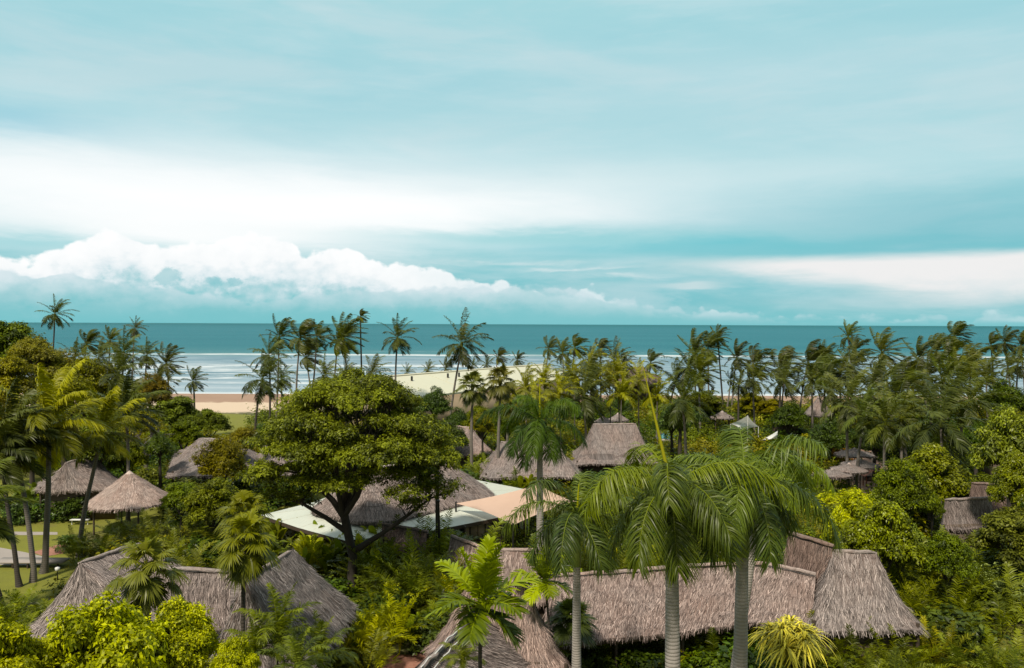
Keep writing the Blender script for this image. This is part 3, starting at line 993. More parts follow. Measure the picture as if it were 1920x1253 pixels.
def gm(name, a, b, sc=1.2, bs=0.6):
    m, p = new_mat(name)
    co, x, y, z = worldco()
    n = noise(co, sc, 6, 0.65)
    n2 = noise(co, sc * 9, 4, 0.7)
    n3 = noise(co, sc * 0.15, 3, 0.5)
    cc = mixc(n * 0.45 + n2 * 0.30 + n3 * 0.25, a, b)
    if name == 'lawn_grass':
        cc = mixc(sstep(noise(co, 0.33, 7, 0.72), 0.52, 0.68) * 0.55, cc, (0.17, 0.135, 0.045))
        cc = mixc(sstep(noise(co, 26.0, 3, 0.7), 0.40, 0.62) * 0.5, cc, (0.05, 0.07, 0.008))
    E.nt.links.new(cc.k, p.inputs['Base Color'])
    p.inputs['Roughness'].default_value = 0.95
    bump(p, n2, bs, 0.05)
    return m


LAWN = gm('lawn_grass', (0.09, 0.10, 0.006), (0.29, 0.28, 0.022))
PAVE = gm('grey_paving', (0.22, 0.19, 0.17), (0.40, 0.36, 0.33), 0.8, 0.2)


def brick_mat():
    m, p = new_mat('red_brick_paving')
    co, x, y, z = worldco()
    b = E.nt.nodes.new('ShaderNodeTexBrick')
    E.nt.links.new(co.k, b.inputs['Vector'])
    b.inputs['Scale'].default_value = 3.5
    b.inputs['Color1'].default_value = (0.30, 0.115, 0.075, 1)
    b.inputs['Color2'].default_value = (0.40, 0.19, 0.13, 1)
    b.inputs['Mortar'].default_value = (0.20, 0.14, 0.11, 1)
    b.inputs['Mortar Size'].default_value = 0.012
    c = mixc(noise(co, 1.5, 5, 0.6) * 0.5, E(b.outputs[0]), (0.22, 0.11, 0.08))
    E.nt.links.new(c.k, p.inputs['Base Color'])
    p.inputs['Roughness'].default_value = 0.85
    return m


BRICK = brick_mat()
LAWNS = [
    [(-120, 905), (170, 890), (260, 945), (330, 930), (330, 985), (240, 990), (160, 1000), (175, 1030), (120, 1110), (60, 1130), (-160, 1130)],
    [(480, 950), (498, 925), (590, 915), (640, 925), (600, 945), (520, 960)],
    [(370, 800), (400, 775), (470, 778), (480, 800), (440, 830), (380, 835)],
    [(1700, 1215), (1760, 1180), (2000, 1170), (2050, 1230), (1800, 1240)],
    [(1640, 868), (1700, 868), (1710, 880), (1640, 882)],
    [(330, 835), (350, 818), (372, 822), (360, 845)],
]
CLEAR = [LAWNS[0], LAWNS[1], LAWNS[2], [(1800, 1182), (1925, 1176), (1925, 1215), (1820, 1215)], [(1560, 845), (1645, 845), (1665, 915), (1580, 915)],
         [(690, 1195), (830, 1190), (800, 1260), (690, 1260)], [(1225, 790), (1262, 790), (1262, 826), (1225, 826)], [(335, 735), (480, 735), (480, 790), (335, 790)],
         [(1310, 690), (1560, 690), (1530, 748), (1330, 748)]]
for i, q in enumerate(LAWNS):
    sheet('lawn', [G(x, y) for x, y in q], 0.004 + 0.001 * i, LAWN)
sheet('path', [G(x, y) for x, y in [(-200, 995), (108, 998), (108, 1003), (-200, 1006)]], 0.012, PAVE)
sheet('path', [G(x, y) for x, y in [(-200, 1022), (0, 1027), (48, 1036), (118, 1052), (90, 1060), (20, 1060), (-200, 1052)]], 0.014, PAVE)
sheet('path', [G(x, y) for x, y in [(60, 1036), (112, 1021), (150, 1024), (120, 1038), (84, 1044)]], 0.018, BRICK)
sheet('path', [G(x, y) for x, y in [(690, 1290), (722, 1228), (772, 1228), (808, 1200), (822, 1200), (800, 1290)]], 0.014, BRICK)
sheet('terrace', [G(x, y) for x, y in [(1550, 845), (1650, 842), (1665, 880), (1680, 925), (1600, 925), (1560, 890)]], 0.016, gm('terrace_paving', (0.30, 0.17, 0.12), (0.50, 0.33, 0.25), 0.8, 0.2))
sheet('patio', [G(x, y) for x, y in [(620, 1065), (700, 1055), (720, 1085), (640, 1100)]], 0.015, gm('sandy_patio', (0.30, 0.21, 0.13), (0.45, 0.33, 0.22), 0.8, 0.2))


def build_pool():
    t = empty('swimming_pool', G(1248, 812), 'turquoise swimming pool glimpsed behind the palm fronds right of the steep thatched hut', 'pool')
    m, p = new_mat('pool_water')
    p.inputs['Base Color'].default_value = (0.02, 0.42, 0.50, 1)
    p.inputs['Roughness'].default_value = 0.12
    co = objco()
    bump(p, noise(co, 3.0, 3, 0.5), 0.3, 0.05)
    a = [G(x, y) - t.location for x, y in [(1222, 826), (1262, 828), (1290, 806), (1268, 796), (1232, 800)]]
    w = MB()
    V = [(p.x, p.y, 0.06) for p in a]
    w.add([V[0], V[1], V[2], V[3]], [[0, 1, 2, 3]])
    w.build('water', m, t)
    r = MB()
    q = [V[0], V[1], V[2], V[3], V[0]]
    for i in range(4):
        bar(r, Vector(q[i]) + Vector((0, 0, 0.02)), Vector(q[i + 1]) + Vector((0, 0, 0.02)), 0.35)
    r.build('coping', PAVE, t)


build_pool()

# ------------------------------------------------------------------ thatched buildings
def offset_poly(P, k):
    c = sum(P, Vector()) / len(P)
    return [c + (p - c) * k for p in P]


def loft(m, B, Tp, nv, sag, thick, rng, rough=0.05, us=1.0):
    """closed or open surface between the eave points B and the ridge points Tp"""
    B, Tp = np.array(B, float), np.array(Tp, float)
    N = len(B)
    v = np.linspace(0, 1, nv + 1)
    P = Tp[:, None] + (B - Tp)[:, None] * v[None, :, None]
    P[:, :, 2] -= sag * (np.sin(np.pi * v) ** 1.0)[None] * np.abs(B[:, 2] - Tp[:, 2])[:, None]
    nz = rng.normal(0, 1, (N, nv + 1))
    nz = (nz + np.roll(nz, 1, 0) + np.roll(nz, -1, 0)) / 1.8
    P[:, :, 2] += nz * rough
    P[:, 1:, 2] += 0
    u = np.concatenate([[0], np.cumsum(np.linalg.norm(np.diff(B, axis=0), axis=1))])
    L = np.linalg.norm(B - Tp, axis=1)
    i, j = np.meshgrid(np.arange(N - 1), np.arange(nv), indexing='ij')
    idx = lambda a, b: a * (nv + 1) + b
    F = np.stack([idx(i, j), idx(i, j + 1), idx(i + 1, j + 1), idx(i + 1, j)], -1).reshape(-1, 4)
    Lm = float(L.mean())
    uvp = lambda a, b: np.stack([u[a], v[b] * Lm], -1)
    U = np.stack([uvp(i, j), uvp(i, j + 1), uvp(i + 1, j + 1), uvp(i + 1, j)], -2).reshape(-1, 4, 2)
    m.add(P.reshape(-1, 3), F, 0.5, U)
    if thick:
        e = P[:, -1]
        dn = e + np.array([0, 0, -thick])
        inn = dn + (Tp - B) * 0.35 + np.array([0, 0, 0.10])
        inn[:, 2] = dn[:, 2] + (Tp[:, 2] - B[:, 2]) * 0.28
        V = np.stack([e, dn, inn], 1).reshape(-1, 3)
        k = np.arange(N - 1)[:, None] * 3 + np.arange(2)[None]
        F = np.stack([k, k + 1, k + 4, k + 3], -1).reshape(-1, 4)
        uu = np.stack([u[:-1], u[1:]], 1)
        U = np.zeros((N - 1, 2, 4, 2))
        for a, (q, w) in enumerate(((0, 0), (0, 1), (1, 1), (1, 0))):
            U[:, :, a, 0] = uu[:, q][:, None]
            U[:, :, a, 1] = Lm + (np.arange(2)[None] + w) * thick
        m.add(V, F, 0.2, U.reshape(-1, 4, 2))
    return P, u, Lm


def straw(m, P, rng, dens, ln=0.55, wd=0.035, lift=0.05):
    """loose straws lying down the slope, and a ragged fringe along the eave"""
    N, nv = P.shape[0], P.shape[1]
    a = P[:-1, :-1]; b = P[:-1, 1:]; c = P[1:, 1:]; d = P[1:, :-1]
    ar = np.linalg.norm(np.cross(c - a, b - d), axis=-1) * 0.5
    tot = ar.sum()
    n = int(tot * dens * 1.7)
    ln, wd = ln * 0.8, wd * 0.62
    if n < 4:
        return
    k = rng.choice(ar.size, n, p=(ar / tot).ravel())
    i, j = np.unravel_index(k, ar.shape)
    s, t = rng.random(n)[:, None], rng.random(n)[:, None]
    pos = (a[i, j] * (1 - s) + d[i, j] * s) * (1 - t) + (b[i, j] * (1 - s) + c[i, j] * s) * t
    down = nrm((b[i, j] - a[i, j]) * (1 - s) + (c[i, j] - d[i, j]) * s)
    across = nrm(d[i, j] - a[i, j] + c[i, j] - b[i, j] + 1e-6)
    nr = nrm(np.cross(across, down))
    nr = np.where(nr[:, 2:3] < 0, -nr, nr)
    yaw = rng.normal(0, 0.22, n)[:, None]
    dr = nrm(down + across * yaw + nr * rng.uniform(0.0, 2 * lift / ln, n)[:, None])
    sd = nrm(np.cross(dr, nr))
    strips(m, pos + nr * 0.015, dr, sd, ln * rng.uniform(0.5, 1.3, n), wd * rng.uniform(0.6, 1.6, n), np.zeros((n, 3)), 1, np.clip(rng.normal(0.6, 0.45, n), -0.6, 1.8), tipw=0.4, w0=1.0)
    # fringe
    e = P[:, -1]
    seg = np.linalg.norm(np.diff(e, axis=0), axis=1)
    nf = int(seg.sum() * 22)
    if nf > 4:
        k = rng.choice(len(seg), nf, p=seg / seg.sum())
        s = rng.random(nf)[:, None]
        pos = e[k] * (1 - s) + e[k + 1] * s
        dn = nrm(P[k, -1] - P[k, -2])
        dr = nrm(dn + np.array([0, 0, -0.5]) + rng.normal(0, 0.18, (nf, 3)))
        ac = nrm(np.diff(e, axis=0)[k])
        strips(m, pos - dn * 0.15, dr, ac, rng.uniform(0.2, 0.5, nf), rng.uniform(0.03, 0.07, nf), np.zeros((nf, 3)), 1, np.clip(rng.normal(0.35, 0.5, nf), -0.8, 1.6), tipw=0.3, w0=1.0)


def resample(Pts, step, closed):
    out = []
    n = len(Pts)
    for i in range(n if closed else n - 1):
        a, b = Pts[i], Pts[(i + 1) % n]
        k = max(1, int((b - a).length / step))
        for q in range(k):
            out.append(a + (b - a) * (q / k))
    out.append(Pts[0].copy() if closed else Pts[-1].copy())
    return out


def near_on(p, line):
    best, bd = None, 1e9
    for a, b in zip(line[:-1], line[1:]):
        d = b - a
        L2 = d.x * d.x + d.y * d.y
        t = 0 if L2 < 1e-6 else max(0, min(1, ((p.x - a.x) * d.x + (p.y - a.y) * d.y) / L2))
        q = a + d * t
        ds = (q.x - p.x) ** 2 + (q.y - p.y) ** 2
        if ds < bd:
            best, bd = q, ds
    return best


def stand(t, foot, top_z, wall, inset=0.8, posts=True):
    """posts and walls under a roof whose eave polygon is foot"""
    c = sum(foot, Vector()) / len(foot)
    n = len(foot)
    for k in range(n):
        if posts:
            q = c + (foot[k] - c) * (inset + 0.08)
            pm = MB()
            tube(pm, [(q.x - t.location.x, q.y - t.location.y, 0), (q.x - t.location.x, q.y - t.location.y, top_z + 0.35)], [0.10, 0.09], 8)
            pm.build('post', WOOD, t)
    if wall is not None:
        wm = MB()
        for k in range(n):
            a, b = [c + (foot[q % n] - c) * inset for q in (k, k + 1)]
            mid = (a + b) / 2
            d = b - a
            box(wm, (mid.x - t.location.x, mid.y - t.location.y, (top_z + 0.3) / 2), (d.xy.length, 0.12, top_z + 0.3), math.atan2(d.y, d.x))
        wm.build('wall', wall, t)


def hip_hut(label, ridge, eave, mat=None, cat='hut', name='thatched_hut', group='thatched roofs of the resort', sag=0.10, wall=BROWNWALL, dens=14, step=0.45, cap=True, smooth_n=2, seed=1, ln=0.55, wd=0.035,
            thick=0.25, capr=0.11, skirt=None, posts=True, inset=0.8):
    mat = mat or THATCH
    rng = np.random.default_rng(seed)
    c = sum(eave, Vector()) / len(eave)
    base = Vector((c.x, c.y, 0))
    t = empty(name, base, label, cat, group)
    R = [p - base for p in ridge]
    B = resample([p - base for p in eave], step, True)
    B = B[:-1]
    for _ in range(smooth_n):
        B = [(B[i - 1] + B[i] * 2 + B[(i + 1) % len(B)]) / 4 for i in range(len(B))]
    B.append(B[0].copy())
    if len(R) == 1:
        Tp = [R[0].copy() for _ in B]
    else:
        Tp = [near_on(p, R) for p in B]
        for q in range(1, 1):
            pass
    m = MB()
    P, u, Lm = loft(m, B, Tp, 10, sag, thick, rng)
    P[-1] = P[0]
    straw(m, P, rng, dens, ln, wd)
    roof = m.build('roof', mat, t)
    if cap:
        cm = MB()
        if len(R) > 1:
            d = (R[-1] - R[0]).normalized()
            pts = resample([R[0] - d * 0.03] + R[1:-1] + [R[-1] + d * 0.03], 0.4, False)
        else:
            pts = [R[0] - Vector((0, 0, 0.25)), R[0] + Vector((0, 0, 0.0)), R[0] + Vector((0, 0, 0.14))]
        pts = np.array(pts) + rng.normal(0, 0.02, (len(pts), 3)) - (np.array([0, 0, 0.05]) if len(R) > 1 else 0)
        rad = np.full(len(pts), capr) if len(R) > 1 else [0.5, 0.26, 0.05]
        if len(R) > 1:
            rad[0] = rad[-1] = capr * 0.45
        tube(cm, pts, rad, 8, 0.85)
        cm.build('ridge_cap', mat, roof)
    stand(t, eave, min(p.z for p in eave), wall, posts=posts, inset=inset)
    return t


def mirror_hip(label, r0, r1, f0, f1, **kw):
    """ridge end points and the two front eave corners; the back ones mirror them"""
    mid = (r0 + r1) / 2
    b1 = Vector((2 * mid.x - f0.x, 2 * mid.y - f0.y, f0.z))
    b0 = Vector((2 * mid.x - f1.x, 2 * mid.y - f1.y, f1.z))
    return hip_hut(label, [r0, r1], [f0, f1, b1, b0], **kw)


def gable_roof(label, ridge, front, mat=None, name='thatched_walkway', cat='walkway', group='thatched roofs of the resort', seed=1, dens=18, sag=0.06, ln=0.55, wd=0.035, cap=True, wall=None, posts=True,
               capr=0.11, zback=None, thick=0.28, rough=0.05, straws=True, capmat=None, every=2):
    mat = mat or THATCH
    rng = np.random.default_rng(seed)
    c = sum(ridge, Vector()) / len(ridge)
    base = Vector((c.x, c.y, 0))
    t = empty(name, base, label, cat, group)
    back = [Vector((2 * r.x - f.x, 2 * r.y - f.y, f.z)) for r, f in zip(ridge, front)]

    def dense(A):
        out = []
        for i in range(len(A) - 1):
            k = max(2, int((ridge[i + 1] - ridge[i]).length / 0.4))
            for q in range(k):
                out.append(A[i] + (A[i + 1] - A[i]) * (q / k) - base)
        out.append(A[-1] - base)
        for _ in range(2):
            out = [out[0]] + [(out[i - 1] + out[i] * 2 + out[i + 1]) / 4 for i in range(1, len(out) - 1)] + [out[-1]]
        return out
    R, Fr, Bk = dense(ridge), dense(front), dense(back)
    m = MB()
    P, u, Lm = loft(m, Fr, R, 10, sag, thick, rng, rough)
    if straws: straw(m, P, rng, dens, ln, wd)
    P2, _, _ = loft(m, Bk, R, 10, sag, thick, rng, rough)
    if straws: straw(m, P2, rng, dens * 0.35, ln, wd)
    # closing triangles of the gables
    for q in (0, -1):
        rt, fr, bk = [Vector(A[q]) for A in (R, Fr, Bk)]
        V = [rt, fr, (fr + bk) / 2, bk]
        d = (Vector(R[1]) - Vector(R[0])) if q == 0 else (Vector(R[-2]) - Vector(R[-1]))
        V = [Vector(x) + d.normalized() * 0.25 for x in V]
        m.add([tuple(x) for x in V], [[0, 1, 2, 3]], -0.5, [[(0, 0), (0, 2), (1, 2), (2, 2)]])
    roof = m.build('roof', mat, t)
    if cap:
        cm = MB()
        pts = np.array(R) + rng.normal(0, 0.02, (len(R), 3)) + np.array([0, 0, 0.03])
        tube(cm, pts, capr * rng.uniform(0.85, 1.15, len(R)), 8, 0.85)
        cm.build('ridge_cap', capmat or mat, roof)
        # dark rope binding under the cap
        rm = MB()
        off = [(Vector(f) - Vector(r)).normalized() * (capr * 1.6) for r, f in zip(R, Fr)]
        pr = np.array([Vector(r) + o + Vector((0, 0, 0.10)) for r, o in zip(R, off)]) + rng.normal(0, 0.015, (len(R), 3))
        tube(rm, pr, 0.022, 4, 0.2, cap=False)
        rm.build('rope', BLACKM, roof)
    if posts:
        for A in (front, back):
            for k in range(0, len(A) - 1):
                nn = max(1, int((A[k + 1] - A[k]).length / 2.6))
                for q in range(nn + (1 if k == len(A) - 2 else 0)):
                    s = A[k] + (A[k + 1] - A[k]) * (q / nn)
                    s = s + (c - s) * 0.06 - base
                    rr = near_on(s, [Vector(x) for x in R])
                    s = s + (rr - s) * 0.14
                    pm = MB()
                    tube(pm, [(s.x, s.y, 0), (s.x, s.y, A[k].z + 0.2)], [0.09, 0.085], 8)
                    pm.build('post', WOOD, t)
    if wall is not None:
        wm = MB()
        for A in (Fr, Bk):
            a, b = Vector(A[0]), Vector(A[-1])
            ra, rb = Vector(R[0]), Vector(R[-1])
            a, b = a + (ra - a) * 0.15, b + (rb - b) * 0.15
            d = b - a
            mid = (a + b) / 2
            box(wm, (mid.x, mid.y, a.z / 2), (d.xy.length * 0.97, 0.15, a.z), math.atan2(d.y, d.x))
        for q in (0, -1):
            a, b = Vector(Fr[q]), Vector(Bk[q])
            a, b = a + (b - a) * 0.08, b + (a - b) * 0.08
            dd = (Vector(R[-1]) - Vector(R[0])).normalized() * (0.4 if q == 0 else -0.4)
            d = b - a
            mid = (a + b) / 2 + dd
            box(wm, (mid.x, mid.y, a.z / 2), (d.xy.length, 0.15, a.z), math.atan2(d.y, d.x))
        wm.build('wall', wall, t)
    return t


def round_roof(label, apex_px, z, r, ze, name, cat, seed=1, n=8, mat=None, dens=14, posts=4, group='thatched sunshades', sag=0.02, apex=None, rz=0.2, sy=1.0):
    mat = mat or THATCH
    a = apex if apex is not None else G(apex_px[0], apex_px[1], z)
    rng = np.random.default_rng(seed)
    base = Vector((a.x, a.y, 0))
    t = empty(name, base, label, cat, group)
    C = [Vector((r * math.sin(k * 2 * math.pi / n + rz), r * sy * math.cos(k * 2 * math.pi / n + rz), ze)) for k in range(n)]
    B = resample(C, 0.35, True)
    Tp = [Vector((0, 0, a.z)) + Vector((p.x, p.y, 0)) * 0.02 for p in B]
    m = MB()
    P, u, Lm = loft(m, B, Tp, 8, sag, 0.18, rng, 0.03)
    P[-1] = P[0]
    straw(m, P, rng, dens, 0.45, 0.035)
    roof = m.build('roof', mat, t)
    cm = MB()
    tube(cm, [(0, 0, a.z - 0.18), (0, 0, a.z), (0, 0, a.z + 0.10)], [0.34, 0.17, 0.04], 8, 0.9)
    cm.build('ridge_cap', mat, roof)
    if posts == 1:
        pm = MB()
        tube(pm, [(0, 0, 0), (0, 0, a.z - 0.15)], [0.07, 0.06], 8)
        pm.build('post', WOOD, t)
    else:
        for k in range(posts):
            q = (k + 0.5) * 2 * math.pi / posts + rz
            pm = MB()
            tube(pm, [(r * 0.78 * math.sin(q), r * 0.78 * math.cos(q), 0), (r * 0.78 * math.sin(q), r * 0.78 * math.cos(q), ze + 0.35)], [0.08, 0.08], 8)
            pm.build('post', WOOD, t)
    return t


TR = 'thatched roofs of the resort'
# long covered walkway in front, right of centre
gable_roof('long low thatched walkway roof running behind the two big grey palm trunks',
           [G(1035, 1080, 4.9), G(1171, 1073, 4.95), G(1323, 1060, 5.1), G(1440, 1058, 5.1), G(1530, 1078, 4.9)],
           [G(1010, 1212, 2.8), G(1150, 1198, 2.8), G(1285, 1184, 2.85), G(1400, 1170, 2.85), G(1520, 1176, 2.8)], mat=THATCH_P, seed=3, dens=60, ln=0.45, wd=0.035, capr=0.12)
mirror_hip('steep thatched hut roof with a short ridge at the right end of the long walkway', G(1563, 1030, 6.2), G(1642, 1035, 6.2), G(1515, 1180, 2.9), G(1738, 1186, 2.9), mat=THATCH, seed=4, dens=60, sag=0.10,
           wall=BROWNWALL, ln=0.6)
gable_roof('greyish thatched roof wing rising behind the steep hut at the end of the walkway', [G(1478, 1000, 6.6), G(1562, 1024, 6.4)], [G(1462, 1080, 4.3), G(1548, 1100, 4.3)], mat=THATCH_D, seed=5, dens=40)
# pair at bottom centre
mirror_hip('steep thatched roof with a pointed left peak behind the stiff bright palm', G(878, 1090, 6.2), G(985, 1090, 6.2), G(806, 1236, 2.7), G(1080, 1262, 2.6), mat=THATCH_P, seed=6, dens=60)
gable_roof('thatched porch roof at the bottom edge with two pale cables along its ridge', [G(893, 1150, 5.0), G(778, 1266, 4.8)], [G(1012, 1212, 2.9), G(900, 1340, 2.9)], seed=7, dens=60, mat=THATCH, name='thatched_porch', cat='porch', capr=0.11)
mirror_hip('thatched roof with a bound ridge just in front of the peach shade sail', G(905, 1028, 5.6), G(1010, 1030, 5.6), G(872, 1128, 3.3), G(1042, 1128, 3.3), mat=THATCH_P, seed=8, dens=40)
# left group
tE = hip_hut('leftmost big thatched hut roof behind the bright lime tree', [G(150, 1054, 6.0), G(262, 1018, 6.0)], [G(24, 1200, 2.8), G(345, 1215, 2.8), Vector((-15.3, 46.5, 2.8)), Vector((-24.5, 46, 2.8))], seed=9, dens=60, sag=0.14)
gable_roof('thatched connecting roof with straight ridge between the two big left huts', [G(282, 1066, 5.3), G(432, 1072, 5.3)], [G(262, 1178, 3.0), G(432, 1185, 3.0)], seed=10, dens=60)
hip_hut('tall thatched hut roof sloping down to the right of the slim fan palm', [G(549, 1030, 6.8), G(458, 1085, 6.8)], [G(672, 1134, 3.2), G(585, 1262, 2.8), G(385, 1262, 2.8), Vector((-14.8, 42.0, 3.0)), Vector((-11.5, 44.5, 3.1))], seed=11, dens=60, sag=0.04, smooth_n=1)
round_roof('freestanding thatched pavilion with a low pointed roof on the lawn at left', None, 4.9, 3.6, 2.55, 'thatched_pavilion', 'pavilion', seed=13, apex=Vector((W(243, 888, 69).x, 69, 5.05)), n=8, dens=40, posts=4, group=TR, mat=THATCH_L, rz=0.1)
mirror_hip('thatched hut roof behind the pavilion among the left palm trunks', G(122, 868, 5.2), G(176, 852, 5.4), G(66, 922, 2.8), G(232, 918, 2.8), seed=14, dens=30)
mirror_hip('narrow steep thatched roof edge left of the spreading tree, below the thin leaning palm', G(374, 822, 5.4), G(440, 824, 5.4), G(312, 893, 2.8), G(500, 893, 2.8), seed=15, dens=25)
mirror_hip('thatched roof seen through the left side of the spreading tree', G(512, 822, 5.2), G(556, 822, 5.2), G(478, 892, 2.8), G(592, 892, 2.8), seed=16, dens=25)
gable_roof('small brown thatched roof in front of the pale metal roof', [G(717, 983, 4.3), G(802, 997, 4.1)], [G(708, 1038, 2.8), G(796, 1046, 2.8)], seed=17, dens=40, mat=THATCH_D)
gable_roof('reddish thatched roof corner below the restaurant windows', [G(845, 1006, 4.0), G(912, 1030, 4.0)], [G(838, 1052, 2.7), G(905, 1078, 2.7)], seed=18, dens=40, mat=THATCH_P)
# middle and right distance
mirror_hip('broad thatched roof right of the round leafy tree and left of the dark royal palm', G(852, 799, 5.4), G(884, 801, 5.4), G(836, 856, 2.8), G(930, 850, 2.8), seed=19, dens=20, mat=THATCH_P)
mirror_hip('wide thatched roof behind the dark drooping royal palm', G(940, 828, 5.6), G(1045, 832, 5.6), G(900, 896, 2.8), G(1092, 894, 2.8), seed=20, dens=20)
mirror_hip('steep flared thatched hut in the middle, right of the dark royal palm', G(1112, 795, 6.6), G(1192, 794, 6.6), G(1072, 872, 2.8), G(1236, 868, 2.8), seed=21, dens=25, sag=0.16)
mirror_hip('dark hut roof by the shore behind the middle palms', G(1182, 688, 8.4), G(1207, 688, 8.4), G(1142, 722, 5.4), G(1240, 721, 5.4), seed=22, dens=4, mat=THATCH_D, sag=0.18)
mirror_hip('low thatched roof behind the yellow frond tips right of centre', G(1462, 783, 4.0), G(1482, 785, 4.0), G(1446, 800, 2.6), G(1496, 802, 2.6), seed=23, dens=8)
mirror_hip('thatched hut roof half hidden in greenery at right below the dark gap', G(1772, 936, 5.2), G(1858, 932, 5.2), G(1764, 993, 3.1), G(1868, 989, 3.1), seed=24, dens=40, mat=THATCH)
mirror_hip('dark thatched roof peak behind the half hidden right hut', G(1822, 905, 5.6), G(1885, 907, 5.6), G(1808, 952, 3.4), G(1895, 955, 3.4), seed=25, dens=30, mat=THATCH_D)
mirror_hip('small grey thatched roof beside the bright tree at the right edge', G(1862, 821, 5.2), G(1895, 823, 5.2), G(1840, 862, 2.9), G(1915, 862, 2.9), seed=26, dens=20, mat=THATCH)
round_roof('conical thatched shelter by the shore right of centre', (1535, 744), 6.2, 2.5, 3.2, 'thatched_shelter', 'shelter', seed=27, group=TR, dens=6)
SH = 'thatched sunshades around the pool'
for k, (x, y, z, r, ze, lab, dn) in enumerate([
        (889, 794, 4.2, 1.6, 3.3, 'small thatched sunshade behind the broad roof left of the dark royal palm', 8),
        (1131, 780, 4.1, 1.5, 3.2, 'left of the two small thatched sunshades behind the steep flared hut', 8),
        (1159, 775, 4.2, 1.7, 3.2, 'right of the two small thatched sunshades behind the steep flared hut', 8),
        (1354, 771, 4.3, 1.9, 3.3, 'grey thatched gazebo on posts left of the white tent', 8),
        (1602, 841, 3.7, 2.2, 3.05, 'grey sunshade farthest back on the terrace by the orange shrub', 10),
        (1613, 861, 3.6, 2.0, 3.0, 'grey sunshade in the middle of the terrace behind the slim trunk', 10),
        (1592, 869, 3.6, 1.9, 2.95, 'grey sunshade nearest the camera on the terrace by the orange shrub', 10),
        (1560, 880, 3.2, 1.9, 2.7, 'grey sunshade leftmost on the terrace below the orange shrub', 10),
        (1708, 803, 4.0, 2.0, 3.2, 'thatched sunshade in the shade under the right palms', 8)]):
    round_roof(lab, (x, y), z, r, ze, 'sunshade', 'sunshade', seed=40 + k, posts=1 if k not in (3,) else 4, group=SH, dens=dn, n=10, mat=THATCH)


